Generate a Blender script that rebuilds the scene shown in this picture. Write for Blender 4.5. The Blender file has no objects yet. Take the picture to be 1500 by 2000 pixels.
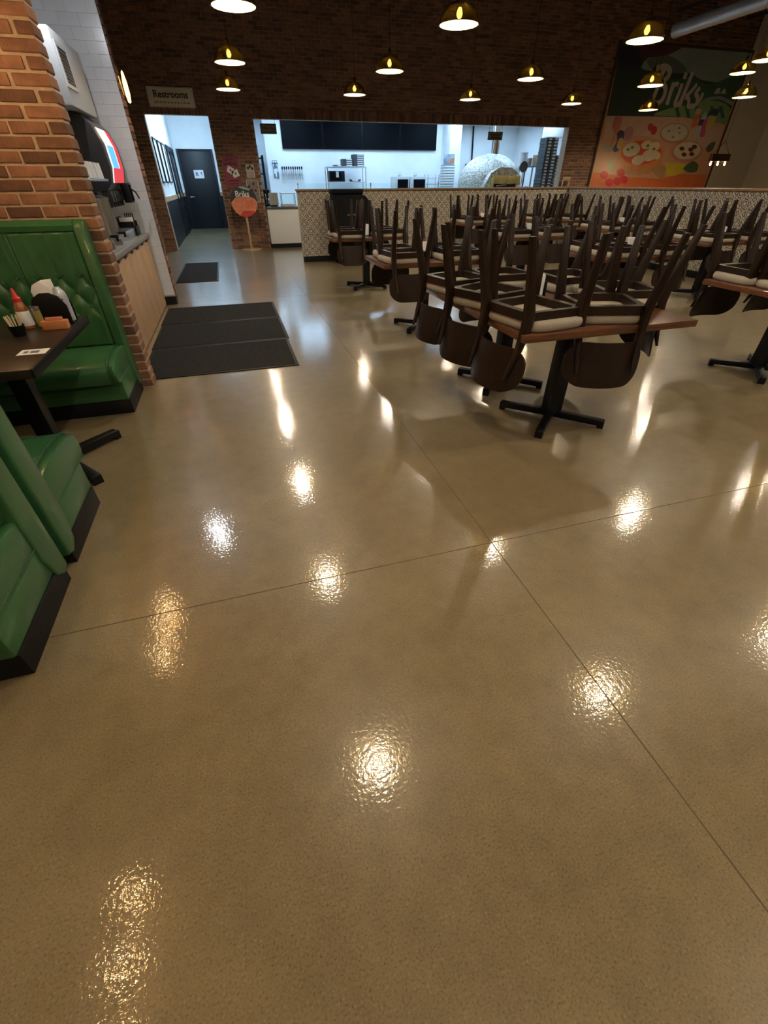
import bpy, bmesh, math, random
from mathutils import Matrix, Vector
random.seed(7)
SC = bpy.context.scene
COL = SC.collection
PI = math.pi

# ------------------------------------------------------------------ camera
FPX, PITCH, YAW, ROLL, CH = 839.5, 0.6540, 0.2869, 0.0054, 1.40
_fw = Vector((math.sin(YAW)*math.cos(PITCH), math.cos(YAW)*math.cos(PITCH), -math.sin(PITCH)))
_rt = Vector((math.cos(YAW), -math.sin(YAW), 0))
_dn = _fw.cross(_rt)
RT = _rt*math.cos(ROLL) + _dn*math.sin(ROLL)
DN = -_rt*math.sin(ROLL) + _dn*math.cos(ROLL)
cam = bpy.data.cameras.new('camera')
cam.sensor_fit = 'VERTICAL'; cam.sensor_height = 24.0; cam.lens = FPX/2000*24.0
cam.clip_start = 0.05; cam.clip_end = 100
camo = bpy.data.objects.new('camera', cam); COL.objects.link(camo)
camo.matrix_world = Matrix((
    (RT.x, -DN.x, -_fw.x, 0), (RT.y, -DN.y, -_fw.y, 0), (RT.z, -DN.z, -_fw.z, CH), (0, 0, 0, 1)))
SC.camera = camo

def ray(px, py): return RT*((px-750)/FPX) + DN*((py-1000)/FPX) + _fw
def atz(px, py, z=0.0): d = ray(px, py); t = (z-CH)/d.z; return Vector((0, 0, CH)) + d*t
def aty(px, py, Y): d = ray(px, py); return Vector((0, 0, CH)) + d*(Y/d.y)

# ------------------------------------------------------------------ world, exposure, large lights
W = bpy.data.worlds.new('world'); SC.world = W; W.use_nodes = True
W.node_tree.nodes['Background'].inputs[0].default_value = (0.9, 0.95, 1.0, 1)
W.node_tree.nodes['Background'].inputs[1].default_value = 0.0
SC.view_settings.view_transform = 'Standard'; SC.view_settings.look = 'None'
SC.view_settings.gamma = 1.0; SC.view_settings.use_curve_mapping = False
SC.view_settings.exposure = 0.62
BULB = 860.0          # pendant bulb radiance
BOOTHBULB = 190.0     # warm booth fixture bulbs
PANEL = 14.0           # kitchen ceiling panels
HALLP = 26.0

# ------------------------------------------------------------------ materials
MATS = {}
def mat(name, col, rough=0.5, metal=0.0, spec=0.5, coat=0.0, var=0.0, vscale=8.0, stretch=None, bump=0.0, bscale=40.0, emit=None, estr=0.0, island=0.0):
    if name in MATS: return MATS[name]
    m = bpy.data.materials.new(name); m.use_nodes = True
    nt = m.node_tree; b = nt.nodes['Principled BSDF']
    b.inputs['Base Color'].default_value = (*col, 1)
    b.inputs['Roughness'].default_value = rough
    b.inputs['Metallic'].default_value = metal
    b.inputs['Specular IOR Level'].default_value = spec
    b.inputs['Coat Weight'].default_value = coat
    if emit:
        b.inputs['Emission Color'].default_value = (*emit, 1); b.inputs['Emission Strength'].default_value = estr
    N = nt.nodes.new; L = nt.links.new
    tc = None
    if var > 0 or bump > 0:
        tc = N('ShaderNodeTexCoord'); mp = N('ShaderNodeMapping')
        L(tc.outputs['Object'], mp.inputs[0])
        if stretch: mp.inputs['Scale'].default_value = stretch
    last = None
    if var > 0:
        n = N('ShaderNodeTexNoise'); n.inputs['Scale'].default_value = vscale; n.inputs['Detail'].default_value = 6
        L(mp.outputs[0], n.inputs['Vector'])
        mr = N('ShaderNodeMapRange'); mr.inputs[1].default_value = .3; mr.inputs[2].default_value = .7
        mr.inputs[3].default_value = 1-var; mr.inputs[4].default_value = 1+var
        L(n.outputs['Fac'], mr.inputs[0])
        last = mr.outputs[0]
    if island > 0:
        g = N('ShaderNodeNewGeometry'); oi = N('ShaderNodeObjectInfo')
        a = N('ShaderNodeMath'); a.operation = 'ADD'; L(g.outputs['Random Per Island'], a.inputs[0]); L(oi.outputs['Random'], a.inputs[1])
        fr = N('ShaderNodeMath'); fr.operation = 'FRACT'; L(a.outputs[0], fr.inputs[0])
        mr2 = N('ShaderNodeMapRange'); mr2.inputs[3].default_value = 1-island; mr2.inputs[4].default_value = 1+island*.8
        L(fr.outputs[0], mr2.inputs[0])
        if last:
            mu = N('ShaderNodeMath'); mu.operation = 'MULTIPLY'; L(last, mu.inputs[0]); L(mr2.outputs[0], mu.inputs[1]); last = mu.outputs[0]
        else: last = mr2.outputs[0]
    if last:
        vm = N('ShaderNodeVectorMath'); vm.operation = 'SCALE'; vm.inputs[0].default_value = col
        L(last, vm.inputs['Scale']); L(vm.outputs[0], b.inputs['Base Color'])
    if bump > 0:
        n2 = N('ShaderNodeTexNoise'); n2.inputs['Scale'].default_value = bscale; n2.inputs['Detail'].default_value = 3
        L(mp.outputs[0], n2.inputs['Vector'])
        bp = N('ShaderNodeBump'); bp.inputs['Strength'].default_value = bump; bp.inputs['Distance'].default_value = .01
        L(n2.outputs['Fac'], bp.inputs['Height']); L(bp.outputs[0], b.inputs['Normal'])
    MATS[name] = m
    return m

def emitmat(name, col, s):
    if name in MATS: return MATS[name]
    m = bpy.data.materials.new(name); m.use_nodes = True; nt = m.node_tree
    nt.nodes.remove(nt.nodes['Principled BSDF'])
    e = nt.nodes.new('ShaderNodeEmission'); e.inputs[0].default_value = (*col, 1); e.inputs[1].default_value = s
    nt.links.new(e.outputs[0], nt.nodes['Material Output'].inputs[0]); MATS[name] = m
    return m

def thinmat(name, col, fac, base, rough, metal=0.0):
    """smoked mirror glass: part see-through, part reflecting"""
    m = mat(name, base, rough, metal); nt = m.node_tree
    t = nt.nodes.new('ShaderNodeBsdfTransparent'); t.inputs[0].default_value = (*col, 1)
    mx = nt.nodes.new('ShaderNodeMixShader'); mx.inputs[0].default_value = fac
    nt.links.new(nt.nodes['Principled BSDF'].outputs[0], mx.inputs[1]); nt.links.new(t.outputs[0], mx.inputs[2])
    nt.links.new(mx.outputs[0], nt.nodes['Material Output'].inputs[0])
    return m

def floor_mat():
    m = bpy.data.materials.new('polished_concrete'); m.use_nodes = True; nt = m.node_tree
    b = nt.nodes['Principled BSDF']; N = nt.nodes.new; L = nt.links.new
    tc = N('ShaderNodeTexCoord'); pos = tc.outputs['Object']
    def noise(s, d=4, r=.6):
        n = N('ShaderNodeTexNoise'); n.inputs['Scale'].default_value = s; n.inputs['Detail'].default_value = d; n.inputs['Roughness'].default_value = r
        L(pos, n.inputs['Vector']); return n.outputs['Fac']
    def ramp(f, st):
        r = N('ShaderNodeValToRGB'); L(f, r.inputs[0])
        while len(r.color_ramp.elements) < len(st): r.color_ramp.elements.new(.5)
        for e, (p, c) in zip(r.color_ramp.elements, st): e.position = p; e.color = (*c, 1)
        return r.outputs[0]
    def mix(a, bb, f, op='MULTIPLY'):
        x = N('ShaderNodeMix'); x.data_type = 'RGBA'; x.blend_type = op; x.inputs[0].default_value = f
        L(a, x.inputs[6]); L(bb, x.inputs[7]); return x.outputs[2]
    c1 = ramp(noise(.9, 6, .65), [(.30, (.178, .130, .066)), (.52, (.215, .160, .084)), (.72, (.255, .194, .108))])
    c2 = ramp(noise(170, 3, .7), [(.32, (.42, .40, .38)), (.47, (1, 1, 1)), (.60, (1.05, 1.05, 1.05)), (.70, (1.8, 1.75, 1.6))])
    c3 = ramp(noise(9, 5, .7), [(.35, (.88, .88, .88)), (.6, (1.05, 1.05, 1.05))])
    c = mix(mix(c1, c2, .75), c3, .8)
    L(c, b.inputs['Base Color'])
    b.inputs['Specular IOR Level'].default_value = .3
    rr = N('ShaderNodeMapRange'); rr.inputs[1].default_value = .35; rr.inputs[2].default_value = .7; rr.inputs[3].default_value = .045; rr.inputs[4].default_value = .09
    L(noise(1.7, 5), rr.inputs[0]); L(rr.outputs[0], b.inputs['Coat Roughness']); b.inputs['Coat Weight'].default_value = .8; b.inputs['Coat IOR'].default_value = 1.5; b.inputs['Roughness'].default_value = .34
    bp = N('ShaderNodeBump'); bp.inputs['Strength'].default_value = .19; bp.inputs['Distance'].default_value = .003
    L(noise(75, 2, .5), bp.inputs['Height']); L(bp.outputs[0], b.inputs['Normal']); L(bp.outputs[0], b.inputs['Coat Normal'])
    return m

def wood_mat(name, c1, c2, axis='X', rough=.4, scale=6, coat=0.0, stretch=14):
    if name in MATS: return MATS[name]
    m = bpy.data.materials.new(name); m.use_nodes = True; nt = m.node_tree
    b = nt.nodes['Principled BSDF']; N = nt.nodes.new; L = nt.links.new
    tc = N('ShaderNodeTexCoord'); mp = N('ShaderNodeMapping'); L(tc.outputs['Object'], mp.inputs[0])
    mp.inputs['Scale'].default_value = [1 if a == axis else stretch for a in 'XYZ']
    n = N('ShaderNodeTexNoise'); n.inputs['Scale'].default_value = scale; n.inputs['Detail'].default_value = 8; n.inputs['Roughness'].default_value = .65
    L(mp.outputs[0], n.inputs['Vector'])
    r = N('ShaderNodeValToRGB'); L(n.outputs['Fac'], r.inputs[0])
    r.color_ramp.elements[0].position = .3; r.color_ramp.elements[0].color = (*c1, 1)
    r.color_ramp.elements[1].position = .7; r.color_ramp.elements[1].color = (*c2, 1)
    L(r.outputs[0], b.inputs['Base Color']); b.inputs['Roughness'].default_value = rough; b.inputs['Coat Weight'].default_value = coat
    b.inputs['Coat Roughness'].default_value = .15; b.inputs['Specular IOR Level'].default_value = .22
    MATS[name] = m; return m

TC = .1335   # motif cell of the patterned tiles
def tile_mat():
    m = bpy.data.materials.new('patterned_tile'); m.use_nodes = True; nt = m.node_tree
    b = nt.nodes['Principled BSDF']; N = nt.nodes.new; L = nt.links.new
    tc = N('ShaderNodeTexCoord'); sp = N('ShaderNodeSeparateXYZ'); L(tc.outputs['Object'], sp.inputs[0])
    def M(op, a, c=None, d=None):
        n = N('ShaderNodeMath'); n.operation = op
        for i, v in enumerate((a, c, d)):
            if v is None: continue
            if isinstance(v, (int, float)): n.inputs[i].default_value = v
            else: L(v, n.inputs[i])
        return n.outputs[0]
    u = M('MULTIPLY', sp.outputs[0], 1/TC); v = M('MULTIPLY', sp.outputs[2], 1/TC)
    a = M('ABSOLUTE', M('SUBTRACT', M('FRACT', u), .5)); c = M('ABSOLUTE', M('SUBTRACT', M('FRACT', v), .5))
    par = M('PINGPONG', M('ADD', M('FLOOR', u), M('FLOOR', v)), 1)
    r = M('SQRT', M('ADD', M('MULTIPLY', a, a), M('MULTIPLY', c, c)))
    r8 = M('MAXIMUM', M('MAXIMUM', a, c), M('MULTIPLY', M('ADD', a, c), .74))
    def band(x, lo, hi): return M('MULTIPLY', M('GREATER_THAN', x, lo), M('LESS_THAN', x, hi))
    oct_ = M('MAXIMUM', M('MAXIMUM', band(r8, .37, .455), band(r8, .185, .27)), M('GREATER_THAN', M('MAXIMUM', a, c), .475))
    d = M('MULTIPLY', M('ABSOLUTE', M('SUBTRACT', a, c)), .707)
    w = M('ADD', M('MULTIPLY', r, .16), .055)
    x_ = M('MAXIMUM', band(M('SUBTRACT', d, w), 0, .075), band(r8, .485, .53))
    x_ = M('MAXIMUM', x_, M('GREATER_THAN', M('MAXIMUM', a, c), .475))
    dark = M('ADD', M('MULTIPLY', oct_, M('SUBTRACT', 1, par)), M('MULTIPLY', x_, par))
    mx = N('ShaderNodeMix'); mx.data_type = 'RGBA'; L(dark, mx.inputs[0])
    mx.inputs[6].default_value = (.50, .43, .33, 1); mx.inputs[7].default_value = (.028, .024, .022, 1)
    L(mx.outputs[2], b.inputs['Base Color']); b.inputs['Roughness'].default_value = .45
    return m

M_FLOOR = floor_mat(); M_TILE = tile_mat()
M_BRICK = mat('red_brick', (.190, .088, .050), .85, var=.28, vscale=14, bump=.5, bscale=60, island=.5)
M_MORT = mat('mortar', (.40, .29, .20), .9, var=.15, vscale=20, bump=.5, bscale=90)
M_WHITE = mat('white_paint', (.78, .80, .82), .55, var=.03, vscale=3)
M_WTILE = mat('white_glazed_tile', (.57, .57, .585), .22, var=.03, vscale=6, island=.03)
M_GROUT = mat('pale_grout', (.54, .54, .55), .6)
M_CREAM = mat('cream_paint', (.60, .55, .47), .6, var=.05, vscale=1.5)
M_DCEIL = mat('dark_ceiling_paint', (.028, .024, .022), .8, var=.2, vscale=2)
M_BLACK = mat('black_metal', (.0045, .0045, .005), .42, spec=.22, bump=.05, bscale=200)
M_RUBB = mat('black_rubber_base', (.0065, .006, .006), .55, spec=.2)
M_STEEL = mat('brushed_steel', (.55, .57, .6), .3, metal=1.0, var=.08, vscale=30, stretch=(1, 20, 1))
M_CHROME = mat('chrome', (.75, .77, .8), .12, metal=1.0)
M_GREEN = mat('green_vinyl', (.028, .100, .034), .29, spec=.38, var=.10, vscale=5, bump=.10, bscale=260, coat=.2)
M_GRSEAM = mat('dark_green_piping', (.016, .065, .022), .4)
M_DKWOOD = wood_mat('dark_stained_wood', (.009, .0040, .0020), (.021, .0098, .0048), 'Z', .42, 9, .05)
M_TOP = wood_mat('reddish_brown_table_wood', (.055, .019, .009), (.155, .062, .026), 'X', .3, 5, .4)
M_BTOP = wood_mat('espresso_table_laminate', (.014, .010, .007), (.028, .019, .012), 'X', .33, 6)
M_OAK = wood_mat('pale_oak_laminate', (.34, .205, .11), (.47, .305, .18), 'Z', .5, 4)
M_CAP = wood_mat('brown_wood_cap', (.15, .085, .045), (.26, .16, .09), 'X', .4, 5)
M_FAB = mat('taupe_upholstery', (.34, .285, .215), .8, var=.10, vscale=120, bump=.3, bscale=500)
M_MAT = mat('charcoal_carpet_mat', (.021, .0198, .0188), .95, spec=.1, var=.35, vscale=60, bump=.8, bscale=300)
M_NAVY = mat('navy_paint', (.0085, .0095, .013), .42, spec=.3)
M_SCREEN = mat('black_screen_glass', (.003, .0035, .005), .5, spec=.06)
M_CLOTH = mat('black_cloth', (.006, .006, .007), .9, spec=.15, bump=.2, bscale=60)
M_RED = mat('red_plastic', (.55, .02, .02), .35)
M_PAPER = mat('white_paper', (.75, .73, .70), .7)
M_GOLD = mat('brass', (.50, .33, .09), .25, metal=1.0, var=.1, vscale=10)
M_SHADE = thinmat('smoked_gold_glass_shade', (1.0, .80, .35), .035, (.022, .017, .006), .10, .9)
M_LINER = thinmat('pale_gold_shade_lining', (1.0, .80, .35), .06, (.34, .25, .085), .35, .0)
M_BULB = emitmat('glowing_bulb', (1.0, .89, .72), BULB)
M_WBULB = emitmat('glowing_amber_bulb', (1.0, .64, .32), BOOTHBULB)
M_SCONCE = emitmat('glowing_sconce_glass', (1.0, .58, .22), 2.6)
M_LAMPK = emitmat('cool_light_panel', (.46, .72, 1.0), PANEL)
M_LAMPH = emitmat('cool_hall_light_panel', (.50, .76, 1.0), HALLP)
M_GLASS = mat('clear_glass', (.85, .95, .93), .03)
def _g():
    b = M_GLASS.node_tree.nodes['Principled BSDF']; b.inputs['Transmission Weight'].default_value = 1.0; b.inputs['IOR'].default_value = 1.1
_g()

# ------------------------------------------------------------------ helpers
class MB:
    def __init__(s): s.bm = bmesh.new()
    def box(s, x0, x1, y0, y1, z0, z1, bev=0.0, seg=2, m=None):
        b2 = bmesh.new()
        vs = [b2.verts.new((x, y, z)) for x in (x0, x1) for y in (y0, y1) for z in (z0, z1)]
        for f in ((0, 1, 3, 2), (4, 6, 7, 5), (0, 4, 5, 1), (2, 3, 7, 6), (0, 2, 6, 4), (1, 5, 7, 3)): b2.faces.new([vs[i] for i in f])
        if bev > 0: bmesh.ops.bevel(b2, geom=list(b2.edges), offset=bev, segments=seg, profile=.5, affect='EDGES')
        return s.add(b2, m)
    def add(s, b2, m=None):
        if m is not None: b2.transform(m)
        mp = {v: s.bm.verts.new(v.co) for v in b2.verts}
        for f in b2.faces:
            try: s.bm.faces.new([mp[v] for v in f.verts])
            except ValueError: pass
        b2.free(); return s
    def prism(s, pts, axis, a, b, bev=0.0, seg=2, m=None):
        """extrude a 2-D outline along axis from a to b. outline coords: X->(y,z) Y->(x,z) Z->(x,y)"""
        b2 = bmesh.new()
        def P(p, t): return {'X': (t, p[0], p[1]), 'Y': (p[0], t, p[1]), 'Z': (p[0], p[1], t)}[axis]
        A = [b2.verts.new(P(p, a)) for p in pts]; B = [b2.verts.new(P(p, b)) for p in pts]
        n = len(pts)
        b2.faces.new(A); b2.faces.new(B[::-1])
        for i in range(n): b2.faces.new((A[i], B[i], B[(i+1) % n], A[(i+1) % n]))
        bmesh.ops.recalc_face_normals(b2, faces=b2.faces)
        if bev > 0:
            es = [e for e in b2.edges if (e.verts[0] in A) == (e.verts[1] in A)]
            bmesh.ops.bevel(b2, geom=es, offset=bev, segments=seg, profile=.5, affect='EDGES')
        return s.add(b2, m)
    def cyl(s, p, q, r0, r1=None, n=12, cap=True):
        if r1 is None: r1 = r0
        return s.tube([p, q], [r0, r1], n, cap)
    def tube(s, pts, rs, n=8, cap=True, flat=1.0, up=None):
        pts = [Vector(p) for p in pts]
        if isinstance(rs, (int, float)): rs = [rs]*len(pts)
        b2 = bmesh.new(); rings = []
        ref = Vector(up) if up else None
        for i, p in enumerate(pts):
            d = (pts[min(i+1, len(pts)-1)] - pts[max(i-1, 0)]).normalized()
            if ref is None: ref = Vector((0, 0, 1)) if abs(d.z) < .9 else Vector((1, 0, 0))
            e1 = d.cross(ref).normalized(); e2 = d.cross(e1)
            if up is None: ref = -e2 if e2.length > 0 else ref
            rings.append([b2.verts.new(p + (e1*math.cos(2*PI*k/n) + e2*math.sin(2*PI*k/n)*flat)*rs[i]) for k in range(n)])
        for A, B in zip(rings, rings[1:]):
            for k in range(n): b2.faces.new((A[k], A[(k+1) % n], B[(k+1) % n], B[k]))
        if cap: b2.faces.new(rings[0][::-1]); b2.faces.new(rings[-1])
        bmesh.ops.recalc_face_normals(b2, faces=b2.faces)
        return s.add(b2)
    def lathe(s, prof, n=24, c=(0, 0, 0)):
        b2 = bmesh.new(); rings = []
        for r, z in prof:
            if r < 1e-6: rings.append([b2.verts.new((c[0], c[1], c[2]+z))])
            else: rings.append([b2.verts.new((c[0]+r*math.cos(2*PI*k/n), c[1]+r*math.sin(2*PI*k/n), c[2]+z)) for k in range(n)])
        for A, B in zip(rings, rings[1:]):
            for k in range(n):
                a, a2 = A[k % len(A)], A[(k+1) % len(A)]; b_, b3 = B[k % len(B)], B[(k+1) % len(B)]
                vs = []
                for v in (a, a2, b3, b_):
                    if v not in vs: vs.append(v)
                if len(vs) >= 3: b2.faces.new(vs)
        bmesh.ops.recalc_face_normals(b2, faces=b2.faces)
        return s.add(b2)
    def quadbar(s, p, q, w0, d0, w1, d1, bev=.004):
        """tapered rectangular bar; w along x, d along y"""
        b2 = bmesh.new(); p = Vector(p); q = Vector(q)
        A = [b2.verts.new(p+Vector((sx*w0/2, sy*d0/2, 0))) for sx, sy in ((-1, -1), (1, -1), (1, 1), (-1, 1))]
        B = [b2.verts.new(q+Vector((sx*w1/2, sy*d1/2, 0))) for sx, sy in ((-1, -1), (1, -1), (1, 1), (-1, 1))]
        b2.faces.new(A[::-1]); b2.faces.new(B)
        for i in range(4): b2.faces.new((A[i], A[(i+1) % 4], B[(i+1) % 4], B[i]))
        bmesh.ops.recalc_face_normals(b2, faces=b2.faces)
        if bev: bmesh.ops.bevel(b2, geom=list(b2.edges), offset=bev, segments=2, profile=.5, affect='EDGES')
        return s.add(b2)
    def mesh(s, name, m, smooth=True):
        me = bpy.data.meshes.new(name); s.bm.to_mesh(me); s.bm.free()
        me.materials.append(m)
        if smooth:
            me.polygons.foreach_set('use_smooth', [True]*len(me.polygons))
            try: me.set_sharp_from_angle(angle=math.radians(40))
            except Exception: pass
        return me
    def build(s, name, m, parent=None, loc=None, rot=None, smooth=True):
        return link(name, s.mesh(name, m, smooth), parent, loc, rot)

def link(name, me, parent=None, loc=None, rot=None):
    o = bpy.data.objects.new(name, me); COL.objects.link(o)
    if parent: o.parent = parent
    if loc is not None: o.location = loc
    if rot is not None: o.rotation_euler = rot
    return o
def tag(o, label, cat, group=None):
    o['label'] = label; o['category'] = cat
    if group: o['group'] = group
    return o
def struct(o, label=None):
    o['kind'] = 'structure'
    if label: o['label'] = label
    return o
def stuff(o, label=None):
    o['kind'] = 'stuff'
    if label: o['label'] = label
    return o
def thing(name, label, cat, loc=(0, 0, 0), rz=0.0, group=None):
    o = bpy.data.objects.new(name, None); COL.objects.link(o); o.empty_display_size = .1
    o.location = loc; o.rotation_euler = (0, 0, rz)
    return tag(o, label, cat, group)
def dup(o, parent=None):
    c = o.copy(); COL.objects.link(c); c.parent = parent
    for ch in list(o.children): dup(ch, c)
    return c
def textmesh(s, size, depth=.002, bold=0.0):
    cu = bpy.data.curves.new('t', 'FONT'); cu.body = s; cu.size = size; cu.extrude = depth; cu.align_x = 'CENTER'; cu.align_y = 'CENTER'; cu.offset = bold
    o = bpy.data.objects.new('t', cu); COL.objects.link(o)
    dg = bpy.context.evaluated_depsgraph_get(); me = bpy.data.meshes.new_from_object(o.evaluated_get(dg))
    bpy.data.objects.remove(o); bpy.data.curves.remove(cu)
    me.materials.clear(); return me
def text(name, s, size, m, parent, loc, rot=(PI/2, 0, 0), depth=.002, bold=0.0):
    me = textmesh(s, size, depth, bold); me.materials.append(m)
    return link(name, me, parent, loc, rot)

# ------------------------------------------------------------------ brick work
BH, BL, MJ = .0715, .212, .0135     # course height, brick pitch, mortar joint
def brick_mesh(name, l, w, h):
    return MB().box(-l/2, l/2, -w/2, w/2, -h/2, h/2, .0035, 1).mesh(name, M_BRICK, False)
ME_BRICK = brick_mesh('brick', BL-MJ, .09, BH-MJ)
ME_BRICKH = brick_mesh('brick_half', BL/2-MJ, .09, BH-MJ)

def stuff_boxes(name, boxes, m, parent=None):
    V, F = [], []
    for (x0, x1, y0, y1, z0, z1) in boxes:
        k = len(V)
        V += [(x, y, z) for x in (x0, x1) for y in (y0, y1) for z in (z0, z1)]
        F += [tuple(k+i for i in f) for f in ((0, 1, 3, 2), (4, 6, 7, 5), (0, 4, 5, 1), (2, 3, 7, 6), (0, 2, 6, 4), (1, 5, 7, 3))]
    me = bpy.data.meshes.new(name); me.from_pydata(V, [], F); me.materials.append(m); me.update()
    return stuff(link(name, me, parent))

# =================================================================== SETTING
YB = 14.20            # brick kitchen wall
CZ = 5.4
DX0, DX1, DZ = -1.444, -.035, 2.655      # restroom doorway
OX0, OX1, OZ = .965, 9.78, 2.625         # kitchen opening
MX0, MX1, MZ = 10.84, 15.38, 4.33        # mural

# floor: slabs with sawn joints
fb = struct(MB().box(-2.5, 17.2, -4.2, 22, -.25, -.0018).build('floor', mat('joint_filler', (.10, .075, .042), .6), smooth=False))
xs = [-2.5, .949, 7.05, 13.15, 17.2]; ys = [-4.2, 1.362, 7.46, 14.3, 22]
for i in range(len(xs)-1):
    for j in range(len(ys)-1):
        g = .0021
        MB().box(xs[i]+g, xs[i+1]-g, ys[j]+g, ys[j+1]-g, -.0018, 0, .0006, 1).build('slab', M_FLOOR, fb, smooth=False)

struct(MB().box(-2.5, 17.2, -4.2, YB+.3, CZ, CZ+.2).build('ceiling', M_DCEIL, smooth=False))
struct(MB().box(-2.5, -2.25, -4.2, YB, 0, CZ).build('wall_left', M_CREAM, smooth=False))
struct(MB().box(17.0, 17.2, -4.2, YB, 0, CZ).build('wall_right', M_CREAM, smooth=False))
struct(MB().box(-2.25, 17.0, -4.2, -4.0, 0, CZ).build('wall_front', M_CREAM, smooth=False))

# back wall core (mortar) with two openings
wb = MB()
y0, y1 = YB+.012, YB+.25
for a in ((-2.25, DX0+.01, 0, CZ), (DX0+.01, DX1-.01, DZ+.01, CZ), (DX1-.01, OX0+.01, 0, CZ), (OX0+.01, OX1-.01, OZ+.01, CZ), (OX1-.01, 17.0, 0, CZ)):
    wb.box(a[0], a[1], y0, y1, a[2], a[3])
wall_back = struct(wb.build('wall_back', M_MORT, smooth=False))
boxes, singles = [], []
SOLD = .205
nrow = int(CZ/BH)
for r in range(nrow):
    z0 = r*BH + MJ/2; z1 = z0 + BH - MJ
    off = (r % 2)*BL/2
    xk = -2.25 - BL + off
    while xk < 15.5:
        xa, xb = xk + MJ/2, xk + BL - MJ/2
        xk += BL
        segs = [(max(xa, -2.24), min(xb, 15.4))]
        def cut(segs, c0, c1):
            o = []
            for a, b in segs:
                if b <= c0 or a >= c1: o.append((a, b)); continue
                if a < c0: o.append((a, c0))
                if b > c1: o.append((c1, b))
            return o
        if z1 < DZ+SOLD: segs = cut(segs, DX0 if z1 < DZ else DX0-.0, DX1 if z1 < DZ else DX1+.0)
        if z1 < OZ+SOLD: segs = cut(segs, OX0, OX1)
        if z0 < MZ+.05: segs = cut(segs, MX0-.02, 15.5)
        for a, b in segs:
            if b-a < .03: continue
            j = random.uniform(-.004, .004)
            if z1 < 2.62 and ((a > DX1-.01 and b < OX0+.01) or (b < DX0+.01 and a > -2.0)) and len(singles) < 300:
                singles.append((a, b, z0, z1, j))
            else: boxes.append((a, b, YB-.0+j, YB+.06, z0, z1))
for x0, x1, zt in ((DX0, DX1, DZ), (OX0, OX1, OZ)):
    n = int((x1-x0)/BH); p = (x1-x0)/n
    for k in range(n):
        j = random.uniform(-.008, .002)
        boxes.append((x0+k*p+MJ/2, x0+(k+1)*p-MJ/2, YB-.004+j, YB+.06, zt+.004, zt+SOLD-MJ))
stuff_boxes('brick_courses', boxes, M_BRICK, wall_back)
meshes = {}
for a, b, z0, z1, j in singles:
    k = round(b-a, 3)
    if k not in meshes: meshes[k] = MB().box(-k/2, k/2, 0, .06, -(BH-MJ)/2, (BH-MJ)/2).mesh('brick', M_BRICK, False)
    link('brick', meshes[k], wall_back, ((a+b)/2, YB+j, (z0+z1)/2))
# cream plaster right of the mural
struct(MB().box(MX1, 17.0, YB-.03, YB+.01, 0, CZ).build('wall_cream_side', M_CREAM, smooth=False))

# restroom hall
struct(MB().box(-1.75, DX0-.03, YB+.25, 21.6, 0, 3.6).build('wall_hall_left', M_WHITE, smooth=False))
struct(MB().box(DX1+.03, .12, YB+.25, 21.6, 0, 3.6).build('wall_hall_right', M_WHITE, smooth=False))
struct(MB().box(-1.75, .12, 21.4, 21.6, 0, 3.6).build('wall_hall_end', M_WHITE, smooth=False))
struct(MB().box(-1.75, .12, YB+.25, 21.6, 3.6, 3.7).build('ceiling_hall', M_WHITE, smooth=False))
w = MB(); HX = DX0-.03
w.box(HX, HX+.014, YB+.26, 21.4, .0, 1.02)
w.box(DX1+.016, DX1+.03, YB+.26, 21.4, 0, 1.02)
w.box(HX, DX1+.03, 21.386, 21.4, 0, 1.02)
struct(w.build('trim_1', M_NAVY, smooth=False), 'navy wainscot along the restroom hall')
w = MB()
w.box(HX, HX+.03, YB+.26, 21.4, 1.02, 1.13, .004)
w.box(DX1, DX1+.03, YB+.26, 21.4, 1.02, 1.13, .004)
w.box(HX, DX1+.03, 21.37, 21.4, 1.02, 1.13, .004)
struct(w.build('trim_2', M_OAK, smooth=False), 'pale wood rail above the navy wainscot')
d1 = thing('door_1', 'dark navy door with a white notice at the end of the restroom hall', 'door', (-.77, 21.36, 0)); d1['kind'] = 'structure'; del d1['category']
MB().box(-.56, .56, -.02, .03, 0.01, 2.33, .006).build('door_leaf', M_NAVY, d1)
MB().box(-.62, -.56, -.03, .03, 0, 2.39, .004).box(.56, .62, -.03, .03, 0, 2.39, .004).box(-.56, .56, -.03, .03, 2.33, 2.39, .004).build('door_frame', mat('dark_frame', (.009, .010, .014), .5, spec=.3), d1)
hd = MB().cyl((-.45, -.02, 1.0), (-.45, -.08, 1.0), .025).cyl((-.45, -.07, 1.0), (-.33, -.07, 1.0), .012).build('door_handle', M_STEEL, d1)
sg = MB().box(-.17, .17, -.032, -.02, 1.55, 1.80, .02, 3).build('notice', M_PAPER, d1)
M_BLUEINK = mat('blue_ink', (.08, .11, .35), .6)
w = MB()
for (a, b, c, d) in ((-.11, -.06, 1.62, 1.73), (-.04, .0, 1.62, 1.645), (-.05, -.025, 1.645, 1.73), (.07, .11, 1.68, 1.73), (.09, .105, 1.62, 1.70)):
    w.box(a, b, -.036, -.03, c, d)
w.build('printed_symbol', M_BLUEINK, sg, smooth=False)
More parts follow.
